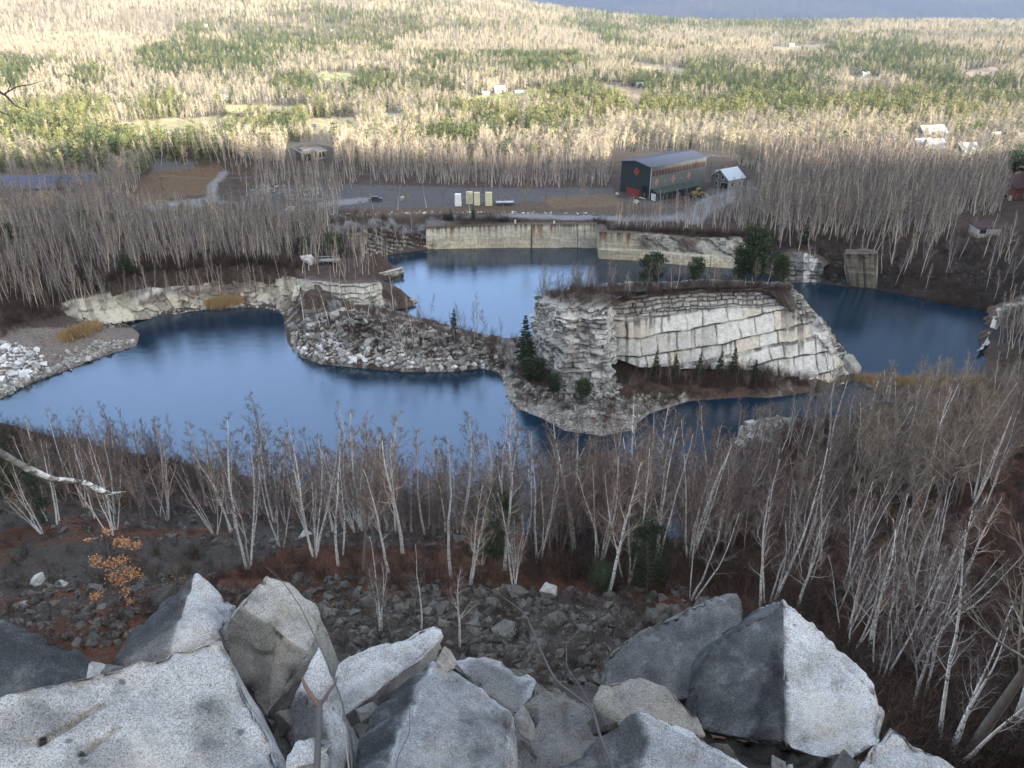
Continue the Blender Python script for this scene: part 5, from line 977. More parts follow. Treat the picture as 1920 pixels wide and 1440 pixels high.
brush_world('spit_undergrowth', [(545,560),(760,590),(1000,640),(1010,720),(900,690),(560,660)], 330, 130, 180, .5, 1.3, 35, 'brown brush on the rubble spit'); brush_world('shelf_undergrowth', [(1140,680),(1500,700),(1560,720),(1420,742),(1290,750),(1180,790),(960,760),(960,690)], 520, 110, 160, .4, 1.2, 36, 'rusty brown brush on the shelf before the island wall')
_tp = ISL_TOP[0]; _tp = _tp[rng.integers(nr, len(_tp), 420)] + np.c_[rng.normal(size=(420, 2))*.6, np.zeros(420)]; brush('island_undergrowth', None, 420, .5, 1.3, 37, 'brown brush on top of the granite island', pts=_tp)
brush('reeds', [(1608,712),(1700,717),(1830,714),(1850,722),(1760,728),(1640,722)], 620, .8, 1.4, 41, 'strip of straw coloured reeds crossing the right pond', 'reed'); brush('reeds', [(385,572),(440,560),(450,572),(400,578)], 240, .9, 1.6, 42, 'straw coloured reeds under the tan bank', 'reed'); brush('reeds', [(118,635),(180,612),(182,620),(125,640)], 240, .9, 1.6, 43, 'straw coloured reeds on the sandy left shore', 'reed')

brush('rim_undergrowth', [(60,600),(95,572),(200,545),(300,515),(455,500),(545,508),(545,490),(440,480),(300,490),(180,525),(40,580)], 700, .5, 1.4, 44, 'brown brush along the top of the tan bank')
brush('wall_foot_undergrowth', [(1150,690),(1300,690),(1430,695),(1500,722),(1420,735),(1250,725),(1170,712)], 170, .5, 1.4, 45, 'grey brown scrub at the foot of the pale island wall')
brush('shore_undergrowth', [(0,800),(250,845),(450,890),(450,930),(0,930)], 700, .5, 1.4, 46, 'brown brush on the near left shore')

brush('corner_undergrowth', [(1392,845),(1450,812),(1520,790),(1700,792),(1700,830),(1540,900),(1480,885)], 420, .5, 1.6, 47, 'brown brush on the low corner behind the rock pile')

_P = spots([(1150,695),(1300,698),(1430,700),(1490,722),(1400,738),(1250,728),(1170,716)], 75, 91); _r = np.random.default_rng(92); scatter('shelf_saplings', _P, 'thicket', _r.uniform(.14, .42, 75), _r.random(75), 93, .1, 'thin bare saplings on the shelf before the island wall')

brush('spit_corner_undergrowth', [(1392,842),(1440,848),(1500,900),(1520,1010),(1395,1010),(1448,955),(1444,885)], 330, .5, 1.6, 48, 'brown brush along the near right shore')
_P = spots([(1400,860),(1450,880),(1520,930),(1500,1010),(1400,1005),(1448,955)], 70, 95); scatter('shore_saplings', _P, 'thicket', rng.uniform(.35, .8, 70), rng.random(70), 96, .1, 'thicket of bare saplings along the near right shore')

_P = spots([(1000,975),(1440,975),(1440,1050),(1000,1050)], 150, 97); _r = np.random.default_rng(98); scatter('bench_saplings', _P, 'thicket', _r.uniform(.75, 1.35, 150), _r.random(150), 99, .08, 'tall thin bare saplings screening the lower water')
near_woods([(980,985),(1450,985),(1450,1075),(980,1075)], 26, 28, 11, 15, 'tall white birch before the dark lower water right of the middle', 'birches before the lower water', .4, 1.5)
HAZE = 4.5e-5
# ------------------------------------------------------------------ buildings, yard and small things
def M(n, c, **k): return plain(n, c, **k)
MG = M('dark_green_siding', (.018, .030, .032), rough=.6, streak=True); MS = M('grey_green_siding', (.125, .142, .136), rough=.7, streak=True, scale=2.5); MR = M('slate_roof', (.085, .095, .125), rough=.8, spec=.15); MRED = M('red_paint', (.19, .03, .026)); MDK = M('dark_opening', (.010, .010, .012), rough=.9); MWH = M('white_paint', (.58, .58, .56), var=.1)
MTIN = M('tin_roof', (.42, .48, .54), rough=.6, spec=.4, var=.12); MWOOD = M('grey_boards', (.13, .125, .12), streak=True, scale=4); MCRM = M('cream_siding', (.36, .37, .29), var=.12); MBLK = M('cream_blocks', (.50, .46, .36)); MROOF2 = M('brown_roof', (.055, .032, .030)); MBRICK = M('brick_red', (.23, .10, .075)); MYEL = M('yellow_paint', (.21, .155, .06)); MRUB = M('tyre_rubber', (.02, .02, .02)); MGLS = M('window_glass', (.03, .035, .045), rough=.12, spec=.6); MPOLE = M('pole_timber', (.10, .08, .065)); MWIRE = M('cable', (.30, .30, .31)); MGRY = M('galvanised', (.38, .39, .40), rough=.5); MBRWN = M('rust_window_band', (.085, .045, .040))
MMOSS = M('mossy_tin', (.036, .050, .046), var=.6, scale=.7); MCREAM = M('cream_wrap', (.62, .58, .40), var=.12); MWRAP = M('white_wrap', (.78, .78, .80), var=.06)
def g_at(px, py): h = hit(px, py); return h
def gz(x, y): return float(ground(np.array([x]), np.array([y]))[0])
def site(name, A, B, label, cat, group=None, dz=0.0):
    """an Empty at A with its x axis towards B"""
    z = min(A[2], gz(A[0], A[1])); r = empty(name, (A[0], A[1], z+dz), math.atan2(B[1]-A[1], B[0]-A[0])); return tag(r, label, cat, group, 'thing')
# warehouse
B_ = U(1216, 374, 8.5); C_ = U(1319, 351, 8.5); Lu = float(np.hypot(*(C_-B_)[:2])); Wv = 12.6
wh = site('warehouse', B_, C_, 'big dark green shed with a red window band and red diamonds beyond the quarry wall', 'warehouse', None, -.3); H0 = 10.3; HR = 11.3
m = MB(); m.add([(0,0,0),(0,Wv,0),(0,Wv,H0),(0,Wv/2,HR),(0,0,H0)], [(0,1,2,3,4)]); m.add([(0,Wv,0),(Lu,Wv,0),(Lu,Wv,H0),(0,Wv,H0)], [(0,1,2,3)]); m.add([(Lu,0,0),(Lu,Wv,0),(Lu,Wv,H0),(Lu,Wv/2,HR),(Lu,0,H0)], [(4,3,2,1,0)]); m.build('end_wall', MG, wh)
m = MB(); m.add([(0,0,0),(Lu,0,0),(Lu,0,H0),(0,0,H0)], [(0,1,2,3)])
for k in range(30): m.box(k*Lu/30, k*Lu/30+.12, -.06, -.003, 0, H0-.2)
m.build('side_wall', MS, wh)
m = MB(); e = .5; m.add([(-e,-e,H0-.02),(Lu+e,-e,H0-.02),(Lu+e,Wv/2,HR+.1),(-e,Wv/2,HR+.1),(-e,-e,H0+.2),(Lu+e,-e,H0+.2),(Lu+e,Wv/2,HR+.32),(-e,Wv/2,HR+.32)], [(0,1,2,3),(7,6,5,4),(0,4,5,1),(1,5,6,2),(3,7,4,0)]); m.add([(-e,Wv+e,H0-.02),(Lu+e,Wv+e,H0-.02),(Lu+e,Wv/2,HR+.1),(-e,Wv/2,HR+.1),(-e,Wv+e,H0+.2),(Lu+e,Wv+e,H0+.2),(Lu+e,Wv/2,HR+.32),(-e,Wv/2,HR+.32)], [(3,2,1,0),(4,5,6,7),(1,5,4,0),(2,6,5,1),(0,4,7,3)])
for k in range(14): m.box(k*(Lu+.8)/14-.4, k*(Lu+.8)/14-.28, -e, Wv/2, H0+.2, H0+.23)
m.build('roof', MR, wh)
m = MB(); m.box(.6, Lu-.4, -.12, -.07, H0-2.9, H0-1.2); wb = m.build('window_band', MBRWN, wh); m = MB()
for k in range(19): m.box(.6+k*(Lu-1.2)/18, .6+k*(Lu-1.2)/18+.22, -.18, -.125, H0-2.9, H0-1.2)
m.build('mullion', MS, wb)
def diamond(parent, c, ax, w_, h_, out, mt):
    mm = MB(); c = np.array(c, float); ax = np.array(ax, float); n = np.array(out, float)
    for s0, s1 in ((1.0, .62), (.34, 0)):
        P = [c+ax*w_*s0, c+np.array([0,0,h_*s0]), c-ax*w_*s0, c-np.array([0,0,h_*s0])]; 
        if s1: I = [c+ax*w_*s1, c+np.array([0,0,h_*s1]), c-ax*w_*s1, c-np.array([0,0,h_*s1])]; mm.add([p+n*.08 for p in P]+[p+n*.08 for p in I], [(i, (i+1) % 4, 4+(i+1) % 4, 4+i) for i in range(4)])
        else: mm.add([p+n*.08 for p in P], [(0,1,2,3)])
    mm.build('emblem', mt, parent)
MRW = M('red_emblem', (.45, .06, .05)); MPK = M('faded_red_emblem', (.48, .24, .22)); diamond(wh, (-.02, Wv*.46, H0-2.1), (0,1,0), 1.2, 1.25, (-1,0,0), MRW)
for k, x in enumerate((3.0, 11.0, 18.8)): diamond(wh, (x, -.08, H0-4.9), (1,0,0), 1.0, 1.3, (0,-1,0), MPK)
MGT = M('faded_green_emblem', (.13, .24, .18))
for x in (7.0, 15.0): m = MB(); m.poly([(x-.6,-.1,H0-5.6),(x+.6,-.1,H0-5.6),(x,-.1,H0-4.2)], .03, (0,-1,0)); m.build('emblem', MGT, wh)
m = MB(); m.box(-.08, -.02, 4.2, 9.8, .1, 2.6); m.build('red_panel', MRED, wh); m = MB(); m.box(-.10, -.03, .8, 3.0, .1, 4.2); dr = m.build('doorway', MDK, wh); m = MB(); m.box(-.9, -.15, .5, 3.4, .1, .5); m.build('loading_step', MWH, wh); m = MB(); m.box(.1, 2.0, -.1, -.065, .1, 3.2); m.build('red_panel', MRED, wh)
MPIPE = MGRY; m = MB(); m.box(.02, .2, -.2, -.02, 0, H0); m.build('downpipe', MPIPE, wh)
# low green shed along its side
sh = site('green_shed', U(1232, 379, 8.3), U(1321, 360, 8.3), 'low green lean to shed with a mossy roof and white door beside the warehouse', 'shed', None, -.2); L2 = 19.0
m = MB(); m.box(0, L2, 0, 4.6, 0, 2.9); m.add([(0,0,2.9),(0,4.6,2.9),(0,2.3,3.9)], [(0,1,2)]); m.build('wall', MG, sh); m = MB(); m.add([(-.4,-.4,2.8),(L2+.3,-.4,2.8),(L2+.3,2.3,3.95),(-.4,2.3,3.95)], [(0,1,2,3)]); m.add([(-.4,5.0,2.8),(L2+.3,5.0,2.8),(L2+.3,2.3,3.95),(-.4,2.3,3.95)], [(3,2,1,0)]); m.build('roof', MMOSS, sh); m = MB(); m.box(-.08, -.02, .7, 2.6, .1, 2.5); m.build('door', MWH, sh)
for k in range(6): m = MB(); m.box(2+k*3, 3.2+k*3, -.08, -.02, 1.2, 2.2); m.build('window', MGLS, sh)
# generic gabled house
def house(A, B, Wd, He, Hr, label, wm, rm, trim=MWH, wins=2, door=True, chim=1, cat='house', group=None, name='house', garage=False):
    A = np.array(A, float); B = np.array(B, float); Ln = float(np.hypot(*(B-A)[:2])); r = site(name, A, B, label, cat, group, -.4); m = MB(); m.box(0, Ln, 0, Wd, 0, He+.4); 
    for x in (0, Ln): m.add([(x,0,He+.4),(x,Wd,He+.4),(x,Wd/2,Hr+.4)], [(0,1,2)])
    m.build('wall', wm, r); m = MB(); e = .45; t = .18; k_ = (Hr-He)/(Wd/2)
    for y0, s in ((-e, 1), (Wd+e, -1)): a = [(-e,y0,He+.4-e*k_+.06),(Ln+e,y0,He+.4-e*k_+.06),(Ln+e,Wd/2,Hr+.46),(-e,Wd/2,Hr+.46)]; m.add(a+[(p[0],p[1],p[2]+t) for p in a], [(0,1,2,3),(4,5,6,7),(0,1,5,4),(1,2,6,5),(3,0,4,7)])
    rf = m.build('roof', rm, r)
    for c in range(chim): m = MB(); x = Ln*(.3+.4*c); m.box(x, x+.6, Wd*.55, Wd*.55+.6, Hr-.3, Hr+1.5); m.build('chimney', MBRICK, rf)
    def win(x0, x1, z0, z1, gable, mt=MGLS):
        m1, m2 = MB(), MB()
        if gable: m1.box(-.10, -.015, x0-.12, x1+.12, z0-.12, z1+.12); m2.box(-.13, -.105, x0, x1, z0, z1)
        else: m1.box(x0-.12, x1+.12, -.10, -.015, z0-.12, z1+.12); m2.box(x0, x1, -.13, -.105, z0, z1)
        q = m1.build('window', trim, r); m2.build('pane', mt, q)
    for i in range(wins): 
        y = Wd*(i+1)/(wins+1); win(y-.45, y+.45, He+.2, He+1.5 if Hr-He > 2 else He+.9, True); win(y-.45, y+.45, 1.3, 2.6, True)
    for i in range(max(2, int(Ln/3))): x = Ln*(i+.5)/max(2, int(Ln/3)); win(x-.45, x+.45, 1.4, 2.6, False)
    if door: m = MB(); m.box(-.14, -.02, .35, 2.9 if garage else 1.3, .1, 2.5); m.build('door', MDK if garage else trim, r)
    return r
hs = house(U(1364, 357, 8.7), U(1393, 350, 8.9), 7.4, 3.4, 6.1, 'small grey gabled house with a pale tin roof beside the gravel drive', MCRM, MTIN, chim=2, garage=True)
for q in hs.children:
    if q.name.startswith('wall'): q.data.materials.append(MWOOD); q.data.polygons.foreach_set('material_index', [1 if abs(p.normal.x) > .9 else 0 for p in q.data.polygons])
m = MB(); m.box(1.2, 6.3, 4.9, 7.2, 4.9, 5.6); m.build('dormer', MCRM, hs)
# ruin on the rise
rn = site('ruined_hut', hit(566, 303), hit(606, 300), 'grey ruined hut with a collapsed flat roof on the rise left of the yard', 'ruin', None, -.2); m = MB(); m.box(0, 9.5, 0, 5, 0, 3.0); m.build('wall', MWOOD, rn); m = MB(); m.poly([(-.6,-.6,3.2),(10,-.6,3.0),(10.2,5.6,3.3),(-.8,5.4,3.9)], .25); m.box(.5, 4.2, .3, 4.4, 3.45, 4.3); m.build('roof', MWOOD, rn)
for x in (5.6, 7.0, 8.3): m = MB(); m.box(x, x+.8, -.1, -.02, .9, 2.6); m.build('window', MDK, rn)
m = MB(); m.box(1.2, 3.6, -.1, -.02, .1, 2.6); m.build('doorway', MDK, rn)
# hut on legs
P = UY(1829, 451, 214); Q_ = UY(1875, 453, 214.5); hu = site('stilt_hut', (P[0], P[1], P[2]), Q_, 'cream block hut on legs with a brown roof over the dark right bank', 'hut'); hu.location.z = P[2]; Lh = 6.6
m = MB(); m.box(0, Lh, 0, 4.2, 0, 1.7); m.build('lower_wall', MBLK, hu); m = MB(); m.box(.03, Lh-.03, .03, 4.17, 1.703, 3.3); m.build('upper_wall', MWH, hu); m = MB(); m.poly([(-.4,-.5,3.35),(Lh+.5,-.5,3.35),(Lh+.5,4.6,4.2),(-.4,4.6,4.2)], .22); m.build('roof', MROOF2, hu); m = MB(); m.box(.6, 2.4, -.06, -.0, 1.9, 3.0); m.build('window', MGLS, hu); m = MB(); m.box(2.8, 3.2, -.06, 0, 2.2, 2.6); m.build('window', MGLS, hu)
for x in (.2, Lh/2, Lh-.5):
    for y in (.2, 3.7): m = MB(); m.box(x, x+.3, y, y+.3, -6.5, -.01); m.build('leg', MGRY, hu)
# village houses on the right
house(U(1897, 380, 8), U(1925, 374, 8), 7, 4.4, 7.6, 'brick house with white trimmed gable cut off by the right edge', MBRICK, MROOF2, chim=1)
for px, py, d, l, w_, h1, h2, lb, rm in ((1716,308,338,7,6,4.5,7,'white gabled house, leftmost of those in the bare woods',MWH),(1738,314,330,7.5,6,4.5,7.5,'white house with a pale gable facing the quarry',MGRY),(1728,278,392,13,7,4.5,7.5,'long white roofed house above the white gables',MTIN),(1795,326,322,8,6,4.2,6.5,'pale green house half hidden by trunks below the olive pine',MGRY),(1860,284,380,4.5,5,4,7,'small white gable in the woods near the right edge',MWH),(1908,290,372,6,6,4.5,7,'white house beyond the big dark pine',MGRY)):
    A = UY(px, py, d); A[2] = gz(A[0], A[1]); house(A, A+np.array([l*.96, l*.28, 0]), w_, h1, h2, lb, MWH if rm is not MTIN else MGRY, rm, chim=0)
for px, py, s, lb in ((926,152,1,'white farmhouse at the upper left of the valley farm'),(955,152,1.1,'green roofed barn behind the valley farm'),(985,158,1.3,'pale long barn of the valley farm'),(1008,156,.8,'small white house right of the long barn'),(905,180,.9,'small white shed left in the valley hamlet'),(928,178,1.5,'long pale barn in the valley hamlet'),(966,180,1.1,'white house on the green field edge'),(383,52,.9,'lone white house high on the left hillside'),(412,190,1.2,'white house at the edge of the pale left field'),(576,244,.8,'dark roofed cottage between pale fields'),(1194,164,1.0,'white house by the pale track in the valley'),(1618,146,1.2,'low white building in the right valley clearing'),(1480,90,1.5,'pale farm building far off on the right plain'),(745,210,.8,'small pale house right of the bright field'),(620,60,.9,'pale house on the hill among conifers')):
    A = hit(px, py)
    if A is not None: s *= .5; house(A, A+np.array([11*s, 3*s, 0]), 7*s, 3.6*s, 6.2*s, lb, MCRM, (MMOSS if 'green roofed' in lb else (MR if 'dark' in lb else MTIN)), wins=1, chim=0, cat='far house')
# pallet loads standing in the yard
for i, (x0, x1, yt, yb, mt, lb) in enumerate(((853,865,369,389,MWRAP,'white wrapped stack at the left of the four in the yard'),(874,887,367,387,MCREAM,'broad cream stack, second of the four in the yard'),(889,900,366,387,MCREAM,'cream stack between the broad one and the last'),(910,923,367,389,MCREAM,'cream stack at the right of the four in the yard'))):
    A = hit(x0, yb); B = UY(x1, yb, A[1]); r = site('wrapped_stack', A, B, lb, 'stack', 'wrapped stacks in the yard'); Wd = float(B[0]-A[0]); hh = (yb-yt)/1500*math.hypot(A[1], 62)*1.12
    for k in range(3): m = MB(); m.box(.02*k, Wd-.03*k, .03*k, 1.3-.02*k, .15+k*hh/3, .13+(k+1)*hh/3); m.build('block', mt, r, .08)
    m = MB(); m.box(.05, Wd-.05, .1, 1.2, -.2, .148); m.build('pallet', MWOOD, r)
def wheel(parent, x, y, rr, wd): 
    m = MB(); m.tube([(x, y-wd/2, rr), (x, y-wd/2+.02, rr), (x, y+wd/2, rr)], [rr*.9, rr, rr], 14); w_ = m.build('wheel', MRUB, parent); m = MB(); m.tube([(x, y-wd/2-.03, rr), (x, y, rr)], [rr*.5, rr*.5], 10); m.build('rim', MGRY, w_)
A = hit(1296, 372); ld = site('wheel_loader', A, A+np.array([4, 1.8, 0]), 'yellow wheel loader parked between the green shed and the small house', 'loader'); m = MB(); m.box(.2, 4.2, -.9, .9, .8, 1.7); m.box(.2, 1.8, -.8, .8, 1.7, 2.0); m.build('body', MYEL, ld, .08); m = MB(); m.box(1.9, 3.1, -.7, .7, 1.75, 3.0); cb = m.build('cab', MYEL, ld, .06); m = MB(); m.box(1.95, 3.05, -.74, -.71, 2.0, 2.8); m.build('window', MGLS, cb); m = MB(); m.poly([(4.9,-1.2,.3),(5.9,-1.2,.2),(5.9,-1.2,.5),(5.1,-1.2,1.3)], 2.4, (0,1,0)); m.build('bucket', MGRY, ld); m = MB(); m.box(4.1, 5.1, -.6, -.4, 1.0, 1.25); m.box(4.1, 5.1, .4, .6, 1.0, 1.25); m.build('arm', MYEL, ld)
for x in (.9, 3.4):
    for y in (-1.0, 1.0): wheel(ld, x, y, .7, .5)
A = hit(692, 378); cr_ = site('parked_car', A, A+np.array([4.2, .6, 0]), 'small dark car parked in the yard left of the bare trees', 'car'); MCAR = M('dark_car_paint', (.03, .045, .04), rough=.3, spec=.5); m = MB(); m.box(0, 4.2, -.85, .85, .35, .95); m.add([(.5,-.75,.95),(3.4,-.75,.95),(2.9,-.65,1.5),(1.0,-.65,1.5),(.5,.75,.95),(3.4,.75,.95),(2.9,.65,1.5),(1.0,.65,1.5)], [(0,1,2,3),(7,6,5,4),(3,2,6,7),(1,5,6,2),(0,3,7,4)]); m.build('body', MCAR, cr_, .05); m = MB(); m.box(1.1, 2.8, -.78, -.73, 1.0, 1.4); m.build('window', MGLS, cr_)
for x in (.8, 3.4):
    for y in (-.85, .85): wheel(cr_, x, y, .33, .2)
A = hit(930, 387); tr = site('flat_trailer', A, A+np.array([6, .4, 0]), 'grey flat trailer with upright posts right of the wrapped stacks', 'trailer'); m = MB(); m.box(0, 5.6, -1, 1, .75, .95); m.build('deck', MGRY, tr); 
for x in (.2, 2.8, 5.3): m = MB(); m.box(x, x+.12, -.95, -.83, .953, 2.2); m.build('post', MGRY, tr)
for x in (1.2, 2.2):
    for y in (-.95, .95): wheel(tr, x, y, .4, .25)
A = hit(598, 494); t2 = site('old_trailer', A, A+np.array([5.5, .8, 0]), 'rusty slatted trailer on the left bank beside the big white block', 'trailer'); m = MB(); m.box(0, 5.4, -1, 1, .6, .8); m.build('deck', MGRY, t2); m = MB(); m.box(0, 5.4, -1.0, -.92, .803, 1.0)
for x in np.linspace(0, 5.2, 7): m.box(x, x+.14, -1.0, -.92, 1.003, 1.9)
m.box(0, 5.4, -1.0, -.92, 1.903, 2.05); m.build('rail', MGRY, t2)
for x in (1.2, 4.2): wheel(t2, x, -.9, .4, .25); wheel(t2, x, .9, .4, .25)
stone(hit(580, 494), 4.3, 'white', 'large white block lying on the left bank beside the rusty trailer', None, .15); stone(hit(548, 402), 5.0, 'white', 'long pale block by the track at the left of the yard', None, .2); stone(hit(755, 378), 2.2, 'white', 'small white block in the yard right of the dark car', None, .1); stone(hit(1192, 382), 1.6, 'white', 'white stone in front of the warehouse door', None, .1); stone(hit(1158, 366), 1.3, 'white', 'white barrel shaped stone at the left corner of the warehouse', None, .1)
for px, py, lb in ((1039, 419, 'white marker post at the rim of the rusty wall, right one'), (966, 417, 'white marker post at the rim of the rusty wall, middle one')): A = UY(px, py+2, 232.5); m = MB(); m.box(-.25, .25, -.15, .15, -.5, 1.1); o = m.build('marker_post', MWH, None, .03, tuple(A)); tag(o, lb, 'post')
A = hit(330, 408); r = site('sign_post', A, A+np.array([1, 0, 0]), 'small white sign on a tall pole in the grassy clearing at the left', 'sign'); m = MB(); m.box(-.08, .08, -.08, .08, -.3, 4.2); m.build('pole', MPOLE, r); m = MB(); m.box(-.6, .6, -.13, -.085, 3.4, 4.2); m.build('board', MWH, r)
# poles and cables
tops = []
for px, py, d, lb in ((300,330,262,'leftmost power pole by the dug mound'),(560,322,258,'power pole between the ruin and the yard'),(905,312,262,'power pole behind the wrapped stacks'),(1335,292,285,'power pole behind the small tin roofed house'),(1640,283,330,'power pole in the bare woods at the right')):
    T_ = UY(px, py, d); z0 = gz(T_[0], T_[1]); r = empty('power_pole', (T_[0], T_[1], z0)); tag(r, lb, 'power pole', 'power poles'); h = T_[2]-z0; m = MB(); m.tube([(0,0,-.5),(0,0,h*.5),(0,0,h+.4)], [.16,.13,.10], 7); m.build('pole', MPOLE, r); m = MB(); m.box(-.06, .06, -1.1, 1.1, h-.15, h); m.build('crossarm', MPOLE, r); tops.append(T_)
    for y in (-1.0, 1.0): m = MB(); m.tube([(0,y,h+.01),(0,y,h+.2)], [.06,.04], 6); m.build('insulator', MGRY, r)
for a, b in zip(tops[:-1], tops[1:]):
    for y in (-1.0, 1.0):
        t = np.linspace(0, 1, 25); P = a + (b-a)*t[:, None] + np.array([0, y, .2]); P[:, 2] -= 4*1.6*t*(1-t); V, Q, T = tube(P, .022, 4); o = obj('power_cable', mesh_np('power_cable', V, Q, T, [MWIRE])); tag(o, 'thin power cable sagging between poles across the far side of the yard', 'cable', 'power cables')
# solar field
def solar_mat():
    k = NT('solar_glass', .12, .5); p = k.objc(); n = k.n('ShaderNodeTexBrick'); k.link(k.scale_vec(p, 1, 1, 1), n.inputs['Vector']); n.inputs['Color1'].default_value = (.006, .014, .060, 1); n.inputs['Color2'].default_value = (.008, .020, .080, 1); n.inputs['Mortar'].default_value = (.10, .12, .2, 1); n.inputs['Scale'].default_value = 1; n.inputs['Brick Width'].default_value = 1.0; n.inputs['Row Height'].default_value = 1.7; n.inputs['Mortar Size'].default_value = .03; n.offset = 0; k.link(n.outputs['Color'], k.b.inputs['Base Color']); return k.m
MSOL = solar_mat()
for i in range(6):
    py = 360-3.4*i; xr = 165+11*i; A = hit(-60, py+2); B = hit(xr, py-3.5)
    if A is None or B is None: continue
    A[2] = max(A[2], -9); r = empty('solar_row', (A[0], A[1], 0), math.atan2(B[1]-A[1], B[0]-A[0])); Ls = float(np.hypot(*(B-A)[:2])); za, zb = A[2]+.7, B[2]+.7
    tag(r, 'row of blue solar panels in the field at the far left', 'solar row', 'solar rows in the left field'); m = MB(); m.add([(0,0,za),(Ls,0,zb),(Ls,2.7,zb+1.5),(0,2.7,za+1.5),(0,.03,za-.06),(Ls,.03,zb-.06),(Ls,2.73,zb+1.44),(0,2.73,za+1.44)], [(0,1,2,3),(7,6,5,4),(0,4,5,1),(3,2,6,7),(1,5,6,2),(0,3,7,4)]); m.build('panel', MSOL, r); m = MB()
    for x in np.linspace(1, Ls-1, 9): z = za+(zb-za)*x/Ls; m.box(x-.06, x+.06, 1.3, 1.42, z-2.2, z+.66)
    m.build('support', MGRY, r)
# ------------------------------------------------------------------ things close by
def stick(name, pts, rad, mt, label, cat, n=6, parent=None):
    P = np.array([UR(*p) for p in pts]); t = np.linspace(0, 1, len(P)); tt = np.linspace(0, 1, len(P)*6); Q = np.stack([np.interp(tt, t, P[:, a]) for a in range(3)], -1)
    for it in range(1): Q[1:-1] = (Q[:-2]+Q[2:]+2*Q[1:-1])/4
    R_ = np.interp(tt, t, rad)*(.6 if name == 'dry_cane' else 1); V, Qd, T = tube(Q, R_, n); me = mesh_np(name, V, Qd, T, [mt], True, {'thin': np.zeros(len(V))}); o = obj(name, me, parent)
    return tag(o, label, cat) if label else o
M_CANE = M('dry_cane', (.085, .075, .072), scale=9); M_CANE2 = M('pale_cane', (.26, .23, .20), scale=9); k = NT('limb_bark', .85, .2); p = k.objc(); f1 = k.noise(k.scale_vec(p, 9, 9, 22), 1.0, 5, .7); f2 = k.noise(p, 2.3, 4, .65)
k.color(k.mix(k.mix((.62, .60, .57), (.05, .045, .04), k.ramp(f1, [(.46, 0), (.54, .95)])), (.09, .08, .07), k.ramp(f2, [(.46, 0), (.56, .85)]))); k.bump(f1, .8, .01); M_LIMB = k.m
M_SPLIT = M('split_wood', (.15, .09, .07), scale=12)
stick('dry_cane', [(655,1500,3.3),(660,1440,3.5),(655,1380,3.7),(640,1310,3.95),(612,1240,4.2),(565,1140,4.5),(530,1090,4.7),(498,1062,4.8)], [.007,.0065,.006,.0055,.005,.004,.0035,.0025], M_CANE, 'long thin dry stem arching over the holed boulder', 'dry stem')
stick('dry_cane', [(1160,1500,3.9),(1150,1440,4.1),(1125,1380,4.3),(1112,1330,4.5),(1040,1275,4.8),(1012,1215,5.1),(985,1150,5.4),(930,1110,5.7),(895,1095,5.9)], [.014,.0135,.013,.0125,.012,.010,.008,.005,.003], M_CANE, 'thicker grey stem bending left over the waste slope', 'dry stem')
stick('dry_cane', [(1112,1330,4.6),(1090,1290,4.8),(1062,1250,5.0),(1062,1205,5.1),(1090,1180,5.2),(1140,1160,5.3)], [.007,.006,.006,.005,.004,.002], M_CANE, 'hooked thin stem curling right above the tan boulder', 'dry stem')
stick('dry_cane', [(660,1500,3.6),(652,1420,3.7),(640,1350,3.85),(642,1290,4.0),(655,1228,4.2)], [.006,.006,.005,.004,.003], M_CANE2, 'pale straight twig standing beside the broken stem', 'dry stem'); stick('dry_cane', [(735,1500,3.3),(745,1420,3.4),(768,1375,3.5),(769,1325,3.6)], [.004,.0035,.003,.002], M_CANE, 'short dark twig before the central boulder', 'dry stem')
stick('dry_cane', [(700,1470,3.35),(790,1400,3.5),(850,1345,3.7),(880,1300,3.9)], [.003,.003,.0025,.0015], M_CANE2, 'fine grass like stem slanting across the central boulder', 'dry stem')
bs = empty('broken_sapling', tuple(UR(593, 1500, 3.2))); tag(bs, 'broken forked sapling with a split reddish top between the boulders', 'sapling'); bpy.context.view_layer.update(); inv = bs.matrix_world.inverted()
for nm, p, rd, mt in (('stem', [(590,1520,3.15),(594,1440,3.35),(598,1360,3.5),(600,1315,3.6)], [.014,.0135,.012,.011], M_CANE), ('fork', [(599,1325,3.58),(582,1302,3.62),(572,1285,3.65),(566,1270,3.66)], [.010,.009,.009,.004], M_SPLIT), ('fork', [(600,1322,3.59),(615,1300,3.62),(628,1282,3.65),(633,1268,3.67)], [.008,.007,.006,.002], M_CANE)): o = stick(nm, p, rd, mt, None, None, 7, bs); o.matrix_parent_inverse = inv
ln = empty('leaning_birch', tuple(UR(-420, 1180, 7.6))); tag(ln, 'birch limb reaching in at the left edge from a tree outside the view', 'birch limb'); bpy.context.view_layer.update(); inv = ln.matrix_world.inverted()
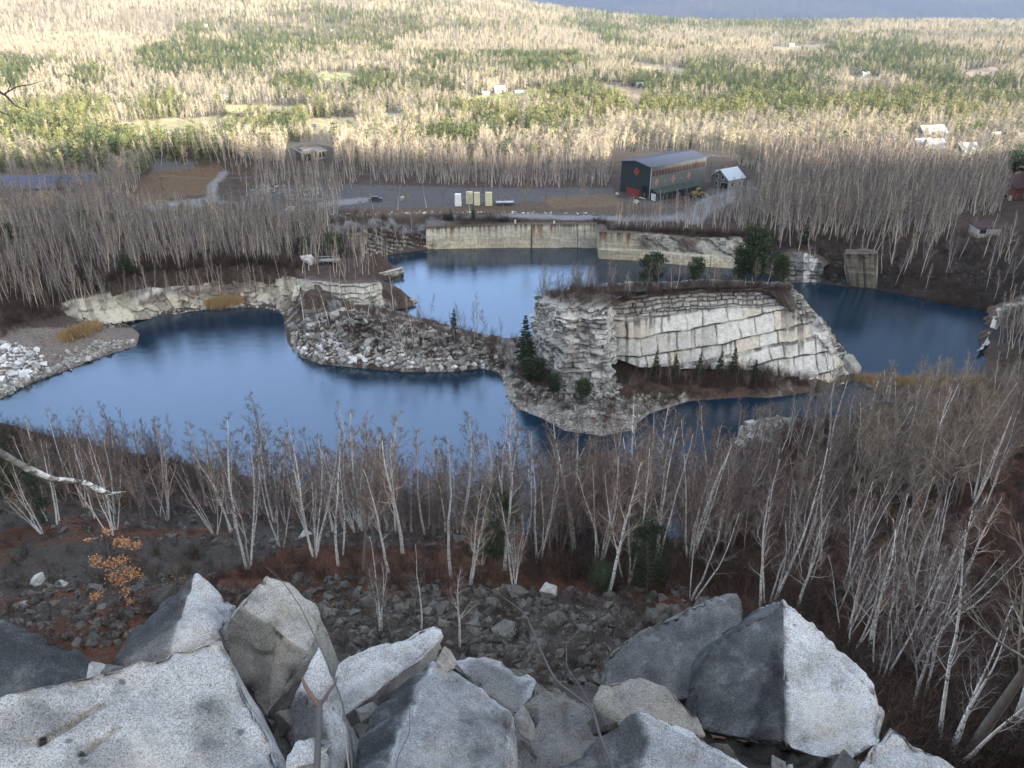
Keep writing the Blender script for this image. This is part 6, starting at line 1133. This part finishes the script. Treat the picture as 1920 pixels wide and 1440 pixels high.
for nm, p, rd, mt in (('trunk', [(-420,1250,7.9),(-400,1000,7.5),(-385,760,7.3),(-350,400,7.3),(-330,60,7.6)], [.10,.09,.08,.06,.04], M_BIRCH), ('limb', [(-388,800,7.3),(-250,770,7.2),(-60,822,7.1),(2,850,7.05),(32,868,7.0),(62,884,7.0),(98,899,6.95),(130,902,6.95),(160,905,6.9),(182,917,6.9),(207,926,6.88),(236,922,6.85)], [.050,.043,.034,.029,.025,.030,.022,.024,.019,.025,.013,.004], M_LIMB), ('side_twig', [(50,876,7.0),(60,862,6.98),(70,858,6.96),(82,860,6.95)], [.012,.009,.006,.003], M_LIMB), ('twig', [(-345,330,7.3),(-120,220,7.1),(-20,160,7.0),(12,180,7.0),(28,198,7.0),(48,206,7.0)], [.03,.018,.011,.008,.005,.002], M_CANE), ('twig', [(8,176,7.0),(30,163,6.98),(60,158,6.95),(84,150,6.95)], [.006,.004,.003,.001], M_CANE), ('twig', [(10,178,7.0),(20,160,7.0),(10,140,7.0)], [.004,.003,.001], M_CANE), ('twig', [(-60,190,7.1),(-20,200,7.05),(20,218,7.0),(40,238,7.0)], [.007,.005,.003,.001], M_CANE)): o = stick(nm, p, rd, mt, None, None, 9, ln); o.matrix_parent_inverse = inv
# oak sapling keeping its dead leaves
def leafy(base, dist_y, clumps, label, c0, c1, nl=85, lf=.17, name='oak_sapling'):
    A = hit(*base); r = empty(name, tuple(A)); tag(r, label, 'sapling'); cr = Tw(); tk = Tw(); y0 = A[1]; rr = np.random.default_rng(9); top = UY(clumps[0][0], clumps[0][1], y0)-A
    T_ = np.array([[0,0,-.2], top*.35+[.05,0,0], top*.7, top]); tk.tube(T_, [.035,.028,.018,.006], 6)
    for x, y, s in clumps:
        c = UY(x, y, y0+rr.uniform(-.5, .5))-A; b = at(T_, min(.97, max(.15, (c[2]/top[2]-.15))))[0]; tk.tube(np.array([b, (b+c)/2+[0,0,.05], c]), [.012,.008,.004], 4); n = int(nl*s); P = c + rr.normal(size=(n, 3))*np.array([.22, .22, .12])*s; D = rr.normal(size=(n, 3)); D[:, 2] -= .3; D /= np.linalg.norm(D, axis=1, keepdims=True); cr.blades(P, D, lf*rr.uniform(.8, 1.4, n), lf*.75, rr.random(n))
    k = NT(name + '_leaves', .7, .2); k.color(k.mix(c0, c1, k.attr('thin').outputs['Fac'])); obj('stem', tk.done('stem', [M_GREY]), r); obj('leaves', cr.done('leaves', [k.m]), r)
leafy((212,1150), 0, [(199,996,.8),(222,1016,1.1),(240,1018,1.1),(255,1022,.7),(178,1050,.9),(205,1056,1.0),(225,1052,1.0),(215,1078,1.2),(240,1072,1.2),(252,1080,.9),(228,1090,1.0),(178,1118,1.0),(236,1108,.8),(243,1128,.8),(165,1012,.4)], 'oak sapling with orange brown leaves on the slope at the left', (.38, .19, .085), (.60, .34, .18))
leafy((325,1125), 0, [(332,1065,.5),(322,1078,.6),(345,1082,.5),(318,1092,.5)], 'faint yellow leaved bush left of the pointed boulder', (.22, .14, .04), (.34, .22, .07), 30, .10, 'yellow_bush')

# ------------------------------------------------------------------ the air of the valley
hz = NT('valley_haze'); hz.t.nodes.remove(hz.b); pv = hz.n('ShaderNodeVolumePrincipled'); pv.inputs['Color'].default_value = (.60, .76, 1.0, 1); pv.inputs['Density'].default_value = HAZE; pv.inputs['Anisotropy'].default_value = 0.0
hz.link(pv.outputs[0], hz.t.nodes['Material Output'].inputs['Volume']); m = MB(); zb = float(GZ.min())-1; m.box(-9100, 9100, -9100, 9100, zb, float(GZ.max())+25); tag(m.build('haze', hz.m), 'thin blue air lying over the valley', None, None, 'stuff')
print('faces', sum(len(o.data.polygons) for o in S.objects if o.type == 'MESH'))
